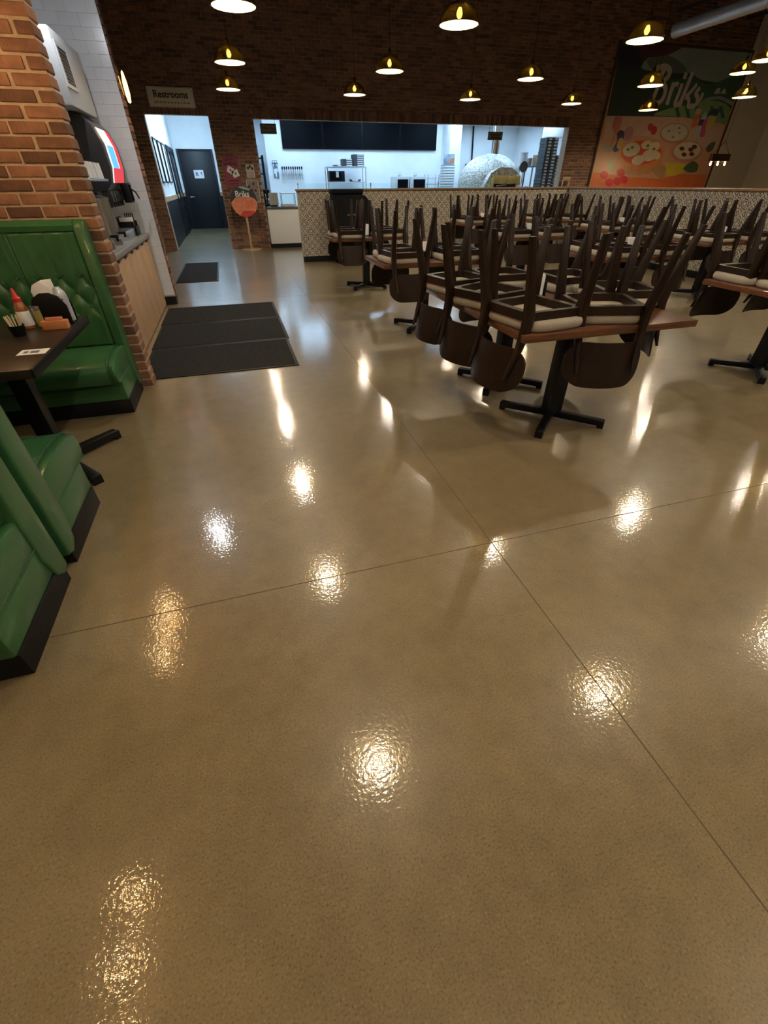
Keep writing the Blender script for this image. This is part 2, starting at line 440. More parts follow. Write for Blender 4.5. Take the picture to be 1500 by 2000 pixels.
# framed pictures and black posts on the hall's left wall
for k, (ya, yb, za, zb) in enumerate(((15.0, 15.75, 1.42, 2.32), (16.0, 16.75, 1.42, 2.32), (17.0, 17.75, 1.42, 2.32))):
    t = thing('framed_picture', 'black framed white picture hanging on the restroom hall wall', 'picture', (HX, (ya+yb)/2, za), group='pictures in the restroom hall')
    hw = (yb-ya)/2; h = zb-za
    MB().box(0.001, .03, -hw, -hw+.03, 0, h).box(.001, .03, hw-.03, hw, 0, h).box(.001, .03, -hw+.03, hw-.03, 0, .03).box(.001, .03, -hw+.03, hw-.03, h-.03, h).build('frame', M_BLACK, t, smooth=False)
    MB().box(.001, .012, -hw+.03, hw-.03, .03, h-.03).build('print', M_PAPER, t, smooth=False)
for k, (ya, lab) in enumerate(((18.2, 'black painted door casing nearer the pictures in the restroom hall'), (19.5, 'black painted door casing nearer the navy door in the restroom hall'))):
    o = struct(MB().box(HX+.001, HX+.05, ya, ya+.14, 0, 2.34, .005).box(HX+.001, HX+.05, ya+.9, ya+1.04, 0, 2.34, .005).box(HX+.001, HX+.05, ya+.14, ya+.9, 2.2, 2.34, .005).build('trim_%d' % (3+k), M_NAVY, smooth=False), lab)

# kitchen shell
struct(MB().box(1.49, 7.85, 18.0, 18.15, 0, 3.2).build('wall_kitchen_back', M_WHITE, smooth=False))
struct(MB().box(.3, 12.4, 21.3, 21.45, 0, 3.2).build('wall_kitchen_far', M_WHITE, smooth=False))
struct(MB().box(.12, .3, YB+.25, 21.45, 0, 3.2).build('wall_kitchen_left', M_WHITE, smooth=False))
struct(MB().box(12.2, 12.4, YB+.25, 21.3, 0, 3.2).build('wall_kitchen_right', M_WHITE, smooth=False))
struct(MB().box(.12, 12.4, YB+.25, 21.45, 3.2, 3.3).build('ceiling_kitchen', M_WHITE, smooth=False))
struct(MB().box(7.45, 7.85, 17.3, 18.0, 0, 3.2).build('wall_kitchen_pier', M_WHITE, smooth=False))
lampme = MB().box(-.6, .6, -.3, .3, 0, .02).mesh('panel', M_LAMPK, False)
lampfr = MB().box(-.64, -.6, -.34, .34, -.01, .03).box(.6, .64, -.34, .34, -.01, .03).box(-.6, .6, -.34, -.3, -.01, .03).box(-.6, .6, .3, .34, -.01, .03).mesh('frame', M_WHITE, False)
for x in (2.2, 4.8, 7.4, 10.0):
    for y in (15.6, 17.0):
        t = thing('ceiling_light_panel', 'flat cool white light panel in the kitchen ceiling', 'ceiling light', (x, y, 3.17), group='kitchen ceiling panels')
        link('panel', lampme, t); link('frame', lampfr, t)
for x in (1.0, 8.6, 10.6):
    t = thing('ceiling_light_panel', 'flat cool white light panel in the ceiling behind the kitchen wall', 'ceiling light', (x, 19.8, 3.17), group='ceiling panels behind the kitchen')
    link('panel', lampme, t); link('frame', lampfr, t)
hlamp = MB().box(-.3, .3, -.6, .6, 0, .02).mesh('panel', M_LAMPH, False)
for y in (16.0, 18.6):
    t = thing('ceiling_light_panel', 'flat cool white light panel in the restroom hall ceiling', 'ceiling light', (-.74, y, 3.575), group='hall ceiling panels')
    link('panel', hlamp, t)

# half walls faced with patterned tile
def half_wall(name, along, a0, a1, c, thick, label):
    """front face at c; along 'X' faces -Y, along 'Y' faces -X"""
    hz = 1.265; b0 = .105
    def bx(mb, s0, s1, d0, d1, z0, z1, bev=0):
        if along == 'X': mb.box(s0, s1, c+d0, c+d1, z0, z1, bev)
        else: mb.box(c+d0, c+d1, s0, s1, z0, z1, bev)
        return mb
    o = struct(bx(MB(), a0, a1, .012, thick, 0, hz).build(name, mat('half_wall_plaster', (.48, .42, .33), .7), smooth=False), label)
    bx(MB(), a0-.02, a1+.02, -.025, thick+.02, hz, hz+.035, .006).build('wood_cap', M_CAP, o)
    bx(MB(), a0-.004, a1, -.006, .012, 0, b0).build('base_strip', M_RUBB, o, smooth=False)
    T = 2*TC
    cache = {}
    n = int((a1-a0)/T)+1
    for r in range(5):
        za = b0+r*T; zb = min(za+T, hz)
        if zb-za < .02: continue
        for k in range(n):
            sa = a0+.01+k*T; sb = min(sa+T, a1)
            if sb-sa < .03: continue
            g = .0012
            key = (round(sb-sa, 3), round(zb-za, 3))
            if key not in cache:
                cache[key] = MB().box(-T/2+g, -T/2+key[0]-g, 0, .012, -T/2+g, -T/2+key[1]-g).mesh('tile', M_TILE, False)
            if along == 'X': link('tile', cache[key], o, (sa+T/2, c+random.uniform(-.0008, .0008), za+T/2))
            else: link('tile', cache[key], o, (c+random.uniform(-.0008, .0008), sb-T/2 if sb-sa > T-.01 else sb - T/2, za+T/2), (0, 0, -PI/2))
    return o
half_wall('wall_half_kitchen', 'X', 1.44, 7.90, 11.04, .16, 'tiled half wall in front of the kitchen')
half_wall('wall_half_side', 'Y', 4.2, 11.04, 7.90, .16, 'tiled half wall along the side of the dining room')

# partition of brick beside the green booth
PX, PY = -.880, 4.05
part = struct(MB().box(-2.25, PX-.008, PY+.008, PY+.16, 0, 3.3).build('wall_partition', M_MORT, smooth=False), 'red brick partition behind the green booth')
for r in range(int(3.3/BH)):
    z = r*BH+BH/2
    x = PX - (BL if r % 2 == 0 else BL/2) + 0.0
    first = True
    while x > -1.9:
        jj = random.uniform(-.004, .004)
        if first:
            l = (BL if r % 2 == 0 else BL/2) - MJ
            key = ('c', round(l, 3))
            if key not in meshes: meshes[key] = MB().box(-l/2, l/2, 0, .172, -(BH-MJ)/2, (BH-MJ)/2, .006, 1).mesh('brick', M_BRICK, False)
            link('brick', meshes[key], part, (PX - l/2 + random.uniform(-.004, .003), PY+jj, z)); first = False
        else:
            link('brick', ME_BRICK, part, (x+BL/2, PY+.045+jj, z))
        x -= BL

# white tiled wing at the end of the drink counter, brick on its end
WY, WX = 7.42, -.945
wing = struct(MB().box(-2.25, WX, WY+.01, WY+.16, 0, CZ).build('wall_wing', M_GROUT, smooth=False), 'white tiled wing wall beside the drink counter')
tm = MB().box(-.101, .101, 0, .01, -.0498, .0498, .0008, 1).mesh('wall_tile', M_WTILE, False)
for r in range(33):
    for k in range(4):
        x = WX - .1 - k*.203 - (r % 2)*.1015
        link('wall_tile', tm, wing, (x+(.1 if r % 2 else 0)*0, WY, .17+r*.1005))
stuff_boxes('white_tile_field', [(-2.2, WX, WY+.002, WY+.01, .12, .1205), (-2.2, WX-.0, WY+.0, WY+.01, 3.45, CZ)] + [(WX-.1, WX, WY, WY+.01, .17+r*.1005-.049, .17+r*.1005+.049) for r in range(33) if r % 2], M_WTILE, wing)
MB().box(-1.12, WX+.004, WY-.008, WY+.17, 0, .105).build('base_strip', M_RUBB, wing, smooth=False)
stuff_boxes('brick_end', [(WX+.001, WX+.022+random.uniform(-.006, .006), WY+.012+random.uniform(0, .004), WY+.155, .107+r*BH+MJ/2, .107+(r+1)*BH-MJ/2) for r in range(int((CZ-.11)/BH))], M_BRICK, wing)

# =================================================================== BOOTHS
def bench(name, label, ybk, sgn, back_top=1.21):
    """ybk = outer plane of the back, sgn=+1 seat towards +Y, -1 towards -Y. aisle end at X=-.96"""
    t = thing(name, label, 'booth bench', (-.96, ybk, 0), group=None)
    X1, X0 = 0.0, -1.24
    Y = lambda v: sgn*v
    D = .52
    MB().box(X0, X1, *sorted((Y(.03), Y(D))), 0, .108, .003).build('toe_kick', M_RUBB, t)
    # lower upholstered box
    MB().box(X0, X1-.004, *sorted((Y(.10), Y(D+.01))), .108, .265, .012).build('seat_box', M_GREEN, t)
    # crowned seat cushion
    pr = [(.13, .255), (.60, .255), (.622, .29), (.628, .34), (.615, .378), (.58, .402), (.50, .420), (.38, .430), (.26, .425), (.13, .405)]
    pts = [(Y(a), z) for a, z in pr]
    st = MB().prism(pts, 'X', X0, X1-.045, .008).build('seat', M_GREEN, t)
    MB().prism([(Y(.13+(a-.13)*.985), .255+(z-.255)*.97) for a, z in pr], 'X', X1-.05, X1-.002, .012).build('end_boxing', M_GREEN, st)
    for xx in (X1-.045,):
        MB().tube([(xx, Y(a), z+.002) for a, z in pr[1:]], .0042, 6).build('piping', M_GRSEAM, st)
    MB().tube([(X1-.003, Y(.12), .262), (X1-.003, Y(.6), .262)], .004, 6).build('piping', M_GRSEAM, st)
    # back: frame border and tufted panels
    bt = back_top
    end = [(Y(0.0), .07), (Y(.05), .05), (Y(.105), .09), (Y(.135), .20), (Y(.12), bt-.05), (Y(.10), bt-.012), (Y(.07), bt), (Y(.02), bt), (Y(0), bt-.03)]
    bk = MB().prism(end, 'X', X1-.065, X1+.006, .012, 3).build('back_frame', M_GREEN, t)
    MB().box(X0, X1-.06, *sorted((Y(0), Y(.10))), .12, bt-.05, .01).build('back_board', M_GREEN, bk)
    MB().prism([(Y(0), bt-.06), (Y(.115), bt-.06), (Y(.12), bt-.03), (Y(.095), bt-.004), (Y(.07), bt), (Y(.02), bt), (Y(0), bt-.02)], 'X', X0, X1-.06, .008).build('top_rail', M_GREEN, bk)
    def panel(xa, xb):
        b2 = bmesh.new(); nx = max(8, int((xb-xa)/.008)); nz = 100; za, zb = .40, bt-.06; P = .13; gr = {}
        rows = (.68, .78, .88)
        for i in range(nx+1):
            for j in range(nz+1):
                x = xa+(xb-xa)*i/nx; z = za+(zb-za)*j/nz
                e = min(1, min(i, nx-i)/3.0, min(j, nz-j)/2.0)
                u = (x+.133)/P
                if z > rows[2]:
                    h = abs(math.sin(PI*u))**.7; k = min(1, (z-rows[2])/.10); h = (1-k)*h + k*(.45+.55*h)
                    h2 = .9 - .25*k
                else:
                    # diamonds between the three button rows
                    v = (rows[2]-z)/.10
                    p, q = u+v/2, u-v/2
                    h = (abs(math.sin(PI*p))*abs(math.sin(PI*q)))**.6 if z > rows[0]-.10 else .75
                    if z <= rows[0]:
                        k = min(1, (rows[0]-z)/.1); h = (1-k)*h + k*.7
                    h2 = .9
                y = .108+.030*h*h2*math.sqrt(max(0, e)) - .012*(z-za)/(zb-za)
                gr[i, j] = b2.verts.new((x, Y(y), z))
        for i in range(nx):
            for j in range(nz): b2.faces.new((gr[i, j], gr[i+1, j], gr[i+1, j+1], gr[i, j+1]))
        bmesh.ops.recalc_face_normals(b2, faces=b2.faces)
        m = MB(); m.add(b2); o = m.build('tufted_panel', M_GREEN, t)
        o.data.set_sharp_from_angle(angle=PI)
        for r, z in enumerate(rows):
            k0 = math.ceil((xa+.133)/P - (r % 2)*.5)
            for k in range(k0, k0+16):
                x = (k+(r % 2)*.5)*P-.133
                if xa+.03 < x < xb-.03:
                    MB().lathe([(0, .010), (.006, .009), (.010, .004), (.010, -.004), (0, -.004)], 8).build('button', M_GREEN, o, (x, Y(.108), z), (-sgn*PI/2, 0, 0))
    panel(X0, -.487); panel(-.478, X1-.066)
    return t
bench('booth_bench', 'green tufted booth bench backing onto the brick partition', 4.045, -1)
bench('booth_bench', 'green booth bench across the dark table from the brick partition', 1.772, 1)
bench('booth_bench', 'green booth bench turned away from the dark table, back to back with another', 1.722, -1)

bt = thing('booth_table', 'dark espresso booth table between two green benches', 'table', (-.965, 2.81, 0))
MB().box(-1.25, -.012, -.52, .52, .70, .742, .004).build('tabletop', M_BTOP, bt)
MB().box(-.012, 0, -.52, .52, .698, .743, .003).build('edge_band', M_BLACK, bt)
for xc in (-.30, -.98):
    cn = MB().box(xc-.045, xc+.045, -.045, .045, .03, .70, .004).build('column', M_BLACK, bt)
    MB().box(xc-.13, xc+.13, -.13, .13, .685, .70).build('top_plate', M_BLACK, cn)
    for ax, ay in ((1, 1), (1, -1), (-1, 1), (-1, -1)):
        LB = .405
        MB().prism([(0, .022), (LB-.045, .018), (LB-.04, .0), (LB, 0), (LB, .052), (LB-.006, .058), (0, .075)], 'Y', -.03, .03, .004, m=Matrix.Translation((xc, 0, 0)) @ Matrix.Rotation(math.atan2(ay*.31, ax*.26), 4, 'Z')).build('base_arm', M_BLACK, bt)

# things on the booth table
TZ = .742
c = thing('condiment_caddy', 'black arched condiment caddy on the dark booth table', 'caddy', (-1.075, 3.17, TZ))
arch = [(-.10, 0), (.085, 0), (.085, .10), (.06, .15), (.02, .17), (-.03, .17), (-.075, .145), (-.10, .09)]
MB().prism(arch, 'Y', -.055, -.045, .003).build('front_plate', M_BLACK, c)
MB().prism(arch, 'Y', .045, .055, .003).build('rear_plate', M_BLACK, c)
MB().box(-.10, .085, -.045, .045, 0, .012).build('tray', M_BLACK, c)
n = thing('napkin_stack', 'crumpled white napkins sticking out of the black caddy', 'napkins', (-1.085, 3.17, TZ+.012))
for k in range(5):
    MB().prism([(-.045, 0), (.04, 0), (.045, .185+.008*k), (.01, .215), (-.03, .20), (-.05, .17)], 'Y', -.036+k*.014, -.028+k*.014, .002).build('napkin', M_PAPER, n, rot=(0, (.05*(k % 3)-.05), 0))
p = thing('foil_label_bottle', 'silver labelled squeeze bottle leaning in the caddy on the booth table', 'bottle', (-1.022, 3.17, TZ+.012))
MB().lathe([(0, 0), (.034, 0), (.036, .01), (.036, .13), (.030, .155), (.018, .17), (.016, .178), (0, .178)], 20).build('body', mat('silver_label', (.45, .47, .52), .35, metal=.3), p)
w = MB()
for k in range(6): w.box(-.022, .022, -.0395, -.036, .025+k*.018, .032+k*.018)
w.build('label_print', mat('grey_print', (.12, .12, .15), .6), p, smooth=False)
p = thing('sauce_bottle', 'amber sauce bottle with a red nozzle and white label on the booth table', 'bottle', (-1.215, 3.10, TZ))
MB().lathe([(0, 0), (.030, 0), (.032, .01), (.032, .10), (.022, .13), (.018, .14), (0, .14)], 20).build('body', mat('amber_sauce', (.30, .10, .03), .25), p)
MB().lathe([(.0325, .015), (.0332, .016), (.0332, .09), (.0325, .091)], 20).build('paper_label', M_PAPER, p)
MB().lathe([(.02, .138), (.021, .155), (.013, .165), (.006, .205), (0, .207)], 16).build('nozzle', M_RED, p)
p = thing('spice_jar', 'small clear jar of yellow seasoning beside the red nozzled bottle', 'jar', (-1.155, 3.13, TZ))
MB().lathe([(0, 0), (.026, 0), (.027, .008), (.027, .085), (0, .085)], 16).build('body', mat('mustard_seasoning', (.30, .24, .07), .3), p)
MB().lathe([(.027, .085), (.028, .087), (.028, .108), (0, .11)], 16).build('lid', M_STEEL, p)
p = thing('toothpick_cup', 'black ramekin full of wooden picks on the booth table', 'cup', (-1.21, 2.93, TZ))
MB().lathe([(0, 0), (.030, 0), (.040, .055), (.037, .055), (.028, .006), (0, .006)], 18).build('cup', M_BLACK, p)
for k in range(12):
    a = k*2.4; r = .018
    MB().cyl((r*math.cos(a), r*math.sin(a), .008), (1.9*r*math.cos(a), 1.9*r*math.sin(a), .10), .0028, n=5).build('pick', mat('pale_pick', (.62, .50, .30), .6), p)
p = thing('wooden_block', 'orange wooden card holder in front of the black caddy', 'card holder', (-1.05, 3.03, TZ))
MB().box(-.07, .06, -.022, .022, 0, .045, .003).build('block', mat('orange_wood', (.50, .19, .07), .5, var=.1, vscale=20), p)
MB().box(-.045, .04, -.006, .006, .045, .062, .002).build('card', mat('salmon_card', (.6, .22, .12), .6), p)
p = thing('printed_card', 'small white printed card lying on the edge of the dark booth table', 'card', (-1.043, 2.575, TZ))
MB().box(-.062, .062, -.045, .045, 0, .0015).build('card', M_PAPER, p, smooth=False)
w = MB(); w.box(-.042, -.022, -.02, .015, .0015, .002); w.box(-.012, .026, -.022, .018, .0015, .002)
w.build('print', mat('grey_print', (.12, .12, .15), .6), p, smooth=False)

# =================================================================== TABLES AND CHAIRS
TT = .73
def make_table():
    t = thing('dining_table', 'x', 'table')
    MB().box(-.597, .597, -.387, .387, TT-.04, TT, .004).build('tabletop', M_TOP, t)
    cn = MB().box(-.052, .052, -.052, .052, .045, TT-.05, .005).build('column', M_BLACK, t)
    MB().box(-.22, .22, -.025, .025, TT-.055, TT-.04).box(-.025, .025, -.22, .22, TT-.055, TT-.04).build('top_bracket', M_BLACK, cn)
    for ax, ay in ((1, 1), (1, -1), (-1, 1), (-1, -1)):
        b2 = MB()
        L = .375
        m = Matrix.Rotation(math.atan2(ay, ax), 4, 'Z')
        pts = [(.0, .018), (L, .018), (L, 0), (L-.04, 0), (L-.045, .02), (0, .03)]
        b2.prism([(0, .022), (L-.045, .018), (L-.04, .0), (L, 0), (L, .052), (L-.006, .058), (0, .072)], 'Y', -.026, .026, .004, m=m)
        b2.build('base_arm', M_BLACK, t)
    return t
def rounded_trap(wf, wb, yf, yb, r, n=5):
    cs = [(wf/2, yf), (-wf/2, yf), (-wb/2, yb), (wb/2, yb)]; out = []
    for i in range(4):
        p = Vector(cs[i]); a = (Vector(cs[i-1])-p).normalized(); b = (Vector(cs[(i+1) % 4])-p).normalized()
        p0 = p+a*r; p1 = p+b*r
        for k in range(n+1):
            s = k/n; out.append(tuple((1-s)**2*p0 + 2*s*(1-s)*p + s*s*p1))
    return out
def make_chair():
    t = thing('dining_chair', 'x', 'chair')
    cu = MB(); cu.prism(rounded_trap(.50, .465, .225, -.195, .125), 'Z', .403, .462, .024, 4)
    cu.build('seat_cushion', M_FAB, t)
    fr = MB()
    o = rounded_trap(.42, .37, .195, -.20, .05); i_ = rounded_trap(.355, .305, .155, -.155, .05)
    b2 = bmesh.new()
    R = [[b2.verts.new((x, y, z)) for x, y in ring] for ring, z in ((o, .358), (o, .405), (i_, .405), (i_, .358))]
    nn = len(o)
    for A, B in ((R[0], R[1]), (R[1], R[2]), (R[2], R[3]), (R[3], R[0])):
        for k in range(nn): b2.faces.new((A[k], A[(k+1) % nn], B[(k+1) % nn], B[k]))
    bmesh.ops.recalc_face_normals(b2, faces=b2.faces); fr.add(b2)
    fr.build('seat_frame', M_DKWOOD, t)
    for s in (-1, 1):
        MB().quadbar((s*.192, .172, .41), (s*.225, .220, .0), .058, .056, .030, .030, .007).build('front_leg', M_DKWOOD, t)
        b2 = bmesh.new(); rings = []
        path = [(s*.205, -.285, .0, .030, .032), (s*.195, -.232, .22, .040, .048), (s*.187, -.197, .37, .044, .066), (s*.184, -.197, .43, .044, .064), (s*.180, -.222, .55, .038, .044), (s*.172, -.264, .66, .028, .026), (s*.168, -.288, .715, .018, .014)]
        for x, y, z, w_, d_ in path:
            rings.append([b2.verts.new((x+sx*w_/2, y+sy*d_/2, z)) for sx, sy in ((-.6, -1), (.6, -1), (1, -.6), (1, .6), (.6, 1), (-.6, 1), (-1, .6), (-1, -.6))])
        for A, B in zip(rings, rings[1:]):
            for k in range(8): b2.faces.new((A[k], A[(k+1) % 8], B[(k+1) % 8], B[k]))
        b2.faces.new(rings[0][::-1]); b2.faces.new(rings[-1])
        bmesh.ops.recalc_face_normals(b2, faces=b2.faces)
        MB().add(b2).build('rear_leg', M_DKWOOD, t)
    # bent plywood backrest
    b2 = bmesh.new(); nu, nv = 20, 14; g = {}
    HW, Z0, Z1, R_ = .232, .545, .80, .105
    for side in (0, 1):
        for i in range(nu+1):
            for j in range(nv+1):
                v = -math.cos(PI*j/nv); zc = (Z0+Z1)/2; hz = (Z1-Z0)/2; z = zc+v*hz
                inset = 0.0
                dz = abs(v)*hz-(hz-R_)
                if dz > 0: inset = R_-math.sqrt(max(0, R_*R_-dz*dz))
                x = (-1+2*i/nu)*(HW-inset)
                y = -.262 - .16*(z-Z0) + 1.55*x*x + .012*side - .01
                g[side, i, j] = b2.verts.new((x, y, z))
    for side in (0, 1):
        for i in range(nu):
            for j in range(nv): b2.faces.new((g[side, i, j], g[side, i+1, j], g[side, i+1, j+1], g[side, i, j+1]))
    rim = [(i, 0) for i in range(nu)]+[(nu, j) for j in range(nv)]+[(i, nv) for i in range(nu, 0, -1)]+[(0, j) for j in range(nv, 0, -1)]
    for a, b_ in zip(rim, rim[1:]+rim[:1]): b2.faces.new((g[0, a[0], a[1]], g[0, b_[0], b_[1]], g[1, b_[0], b_[1]], g[1, a[0], a[1]]))
    bmesh.ops.recalc_face_normals(b2, faces=b2.faces)
    MB().add(b2).build('backrest', M_DKWOOD, t)
    return t
proto_t, proto_c = make_table(), make_chair()
used = {'t': False, 'c': False}
def put_table(x, y, label, rz=0.0):
    t = proto_t if not used['t'] else dup(proto_t); used['t'] = True
    t.location = (x, y, 0); t.rotation_euler = (0, 0, rz); t['label'] = label
    return t
def put_chair(x, y, deg, label, group):
    c = proto_c if not used['c'] else dup(proto_c); used['c'] = True
    c.matrix_world = Matrix.Translation((x, y, TT+.461)) @ Matrix.Rotation(math.radians(deg), 4, 'Z') @ Matrix.Rotation(PI, 4, 'Y')
    c['label'] = label; c['group'] = group
    return c
TABLES = [
    (2.03, 5.20, 'aisle row, second table from kitchen'),
    (2.03, 7.85, 'aisle row, first table from kitchen'),
    (4.42, 2.81, 'middle row, fourth table from kitchen'),
    (4.42, 4.85, 'middle row, third table from kitchen'),
    (4.46, 7.10, 'middle row, second table from kitchen'),
    (5.10, 9.95, 'middle row, first table from kitchen'),
    (6.70, 5.65, 'side wall row, third table from kitchen'),
    (6.75, 7.75, 'side wall row, second table from kitchen'),
    (6.90, 9.95, 'side wall row, first table from kitchen'),
]
for k, (x, y, wh) in enumerate(TABLES):
    put_table(x, y, 'brown wood table, ' + wh)
    for dx, en in ((-.31, 'aisle end'), (.31, 'far end')):
        jr = random.uniform(-5, 5); jx = random.uniform(-.02, .02)
        put_chair(x+dx+jx, y-.385+.172, jr, 'dark upturned chair, ' + wh + ', ' + en + ', back away from kitchen', 'upturned chairs on ' + wh)
        jr = random.uniform(-5, 5)
        put_chair(x+dx-jx, y+.385-.172, 180+jr, 'dark upturned chair, ' + wh + ', ' + en + ', back towards kitchen', 'upturned chairs on ' + wh)
put_table(2.03, 2.507, 'brown wood table with a bare corner, pushed against the next in the aisle row')
put_table(2.03, 3.285, 'brown wood table in the aisle row pushed against the one with a bare corner')
PAIR = [
    (1.63, 2.39, -80, 'dark chair upturned at the corner of the two joined tables, back hung towards the booths'),
    (2.09, 2.365, -16, 'dark chair upturned beside the bare corner of the joined tables'),
    (1.615, 2.89, -68, 'dark chair upturned on the aisle edge of the joined tables, middle of three'),
    (1.61, 3.40, -78, 'dark chair upturned on the aisle edge of the joined tables, last towards the kitchen'),
    (2.50, 2.68, 76, 'dark chair upturned on the joined tables, first on the side away from the booths'),
    (2.46, 3.24, 88, 'dark chair upturned on the joined tables, second on the side away from the booths'),
    (2.02, 3.49, 180, 'dark chair upturned on the joined tables, back hung towards the kitchen'),
]
for x, y, d, lab in PAIR: put_chair(x, y, d, lab, 'upturned chairs on the two joined tables')

# small condiment sets left between the chairs
def caddy(x, y, wh, k):
    c = thing('napkin_caddy', 'black caddy with napkins on ' + wh, 'caddy', (x, y, TT), .2*k)
    MB().box(-.055, .055, -.05, .05, 0, .012).box(-.055, -.049, -.05, .05, .012, .11, .002).box(.049, .055, -.05, .05, .012, .11, .002).build('rack', M_BLACK, c)
    nk = MB()
    for i in range(4): nk.box(-.045, .045, -.03+i*.012, -.022+i*.012, .012, .15+.006*(i % 2))
    nk.build('napkins', M_PAPER, c, smooth=False)
    b = thing('sauce_bottle', 'small red capped sauce bottle on ' + wh, 'bottle', (x+.01, y+.105, TT))
    MB().lathe([(0, 0), (.026, 0), (.028, .01), (.028, .09), (.018, .12), (.016, .125), (0, .125)], 14).build('body', mat('amber_sauce', (.30, .10, .03), .25), b)
    MB().lathe([(.018, .123), (.018, .14), (.005, .175), (0, .176)], 12).build('cap', M_RED, b)
for k, (x, y, wh) in enumerate(TABLES): caddy(x, y-.03, wh, k % 3 - 1)
caddy(2.02, 2.97, 'the two joined tables', 1)

# =================================================================== PENDANTS
def make_pendant():
    t = thing('pendant_lamp', 'x', 'pendant lamp')
    R_ = .22; H_ = .185
    prof = [(R_*math.cos(a), H_*math.sin(a)) for a in [PI/2*k/14 for k in range(14)]]
    prof = [(R_+.006, -.004)] + prof + [(.028, H_*.992)]
    MB().lathe(prof, 40).build('shade', M_SHADE, t)
    inn = [((R_-.006)*math.cos(a), (H_-.006)*math.sin(a)) for a in [PI/2*k/14 for k in range(14)]] + [(.028, H_*.95)]
    MB().lathe(inn, 40).build('lining', M_LINER, t)
    MB().lathe([(0, .05), (.018, .052), (.032, .075), (.034, .09), (.022, .12), (.014, .135), (0, .135)], 16).build('bulb', M_BULB, t)
    MB().lathe([(.030, H_-.02), (.032, H_+.03), (.018, H_+.06), (.006, H_+.075), (0, H_+.075)], 16).lathe([(0, .13), (.016, .13), (.018, H_-.01), (0, H_-.01)], 12).build('socket', M_GOLD, t)
    MB().cyl((0, 0, H_+.07), (0, 0, CZ-2.8+.002), .004, n=6).build('cord', M_BLACK, t)
    MB().lathe([(0, CZ-2.8), (.06, CZ-2.8), (.06, CZ-2.83), (.02, CZ-2.85), (0, CZ-2.85)], 16).build('canopy', M_BLACK, t)
    return t
pend = make_pendant(); first = True
PCOL = [(.42, 'above the aisle'), (2.86, 'beside the aisle row of tables'), (5.40, 'above the middle of the dining room'), (7.92, 'along the tiled side wall')]
PROW = [(11.62, 'nearest the brick wall'), (9.25, 'second from the brick wall'), (6.62, 'third from the brick wall'), (4.15, 'fourth from the brick wall'), (1.68, 'fifth from the brick wall'), (-.85, 'sixth from the brick wall')]
for x, a in PCOL:
    for y, b in PROW:
        o = pend if first else dup(pend); first = False
        o.location = (x, y, 2.8); o['label'] = 'gold dome pendant %s, %s' % (a, b)
for (px, py, z, lab) in ((1453, 190, 2.8, 'gold dome pendant beyond the side half wall, by the edge of the painted sign'), (1266, 215, 2.8, 'gold dome pendant beyond the side half wall, before the lettering of the painted sign'), (1450, 143, 3.1, 'gold dome pendant beyond the side half wall, hung before the top of the painted sign'), (1497, 118, 3.1, 'gold dome pendant beyond the side half wall, hung before the cream plaster')):
    o = dup(pend); p = atz(px, py, z); o.location = p; o['label'] = lab
    for ch in o.children:
        if ch.name.startswith(('cord', 'canopy')) and z > 3: ch.location.z = 0; ch.scale.z = (CZ-z)/(CZ-2.8)*1.0 if False else 1.0
    if z > 3:
        for ch in list(o.children):
            if ch.name.startswith('canopy'): ch.location.z = -(z-2.8)
            if ch.name.startswith('cord'):
                ch.data = MB().cyl((0, 0, .255), (0, 0, CZ-z+.002), .004, n=6).mesh('cord', M_BLACK)

# linear brass fixture (over the booths, and beyond the side wall)
def linear_fixture(loc, rz, label, L, nb, wire):
    t = thing('linear_pendant', label, 'pendant lamp', loc, rz)
    MB().prism([(-.06, .0), (.06, 0), (.045, .15), (-.045, .15)], 'X', -L/2, L/2, .004).build('body', mat('dark_brass', (.10, .06, .03), .3, metal=.8), t)
    MB().box(-L/2-.02, L/2+.02, -.07, .07, -.014, 0, .003).build('rim', M_GOLD, t)
    for k in range(nb):
        x = -L/2+.06+(L-.12)*k/(nb-1)
        b = MB().lathe([(0, -.095), (.011, -.09), (.019, -.075), (.019, -.06), (.011, -.03), (.010, -.014)], 12).build('bulb', M_WBULB, t, (x, 0, 0))
    MB().cyl((-L/2+.04, 0, .15), (0, 0, .42), .006, n=6).cyl((L/2-.04, 0, .15), (0, 0, .42), .006, n=6).build('hanger', M_GOLD, t)
    MB().cyl((0, 0, .42), (0, 0, wire), .004, n=6).build('cord', M_BLACK, t)
    MB().lathe([(0, wire), (.05, wire), (.05, wire-.03), (0, wire-.035)], 12).build('canopy', M_BLACK, t)
linear_fixture((-1.32, 3.18, 2.16), PI/2, 'brass bar lamp with three amber bulbs above the dark booth table', .76, 3, CZ-2.16)
linear_fixture((-1.32, .78, 2.16), PI/2, 'brass bar lamp with three amber bulbs above the next booth', .76, 3, CZ-2.16)
linear_fixture((13.2, 12.0, 1.83), 0, 'brass bar lamp hung on a V of rods before the cream plaster', .62, 3, CZ-1.83)

# wall sconce on the brick end of the wing
s = thing('wall_sconce', 'glowing amber sconce on the brick end of the white tiled wing', 'sconce', (WX+.022, 7.50, 2.28))
MB().box(-.004, .012, -.04, .04, -.06, .10, .004).build('backplate', M_GOLD, s)
MB().lathe([(0, -.13), (.016, -.12), (.026, -.05), (.024, .05), (.012, .13), (0, .15)], 16).build('glass', M_SCONCE, s, (.05, 0, 0))
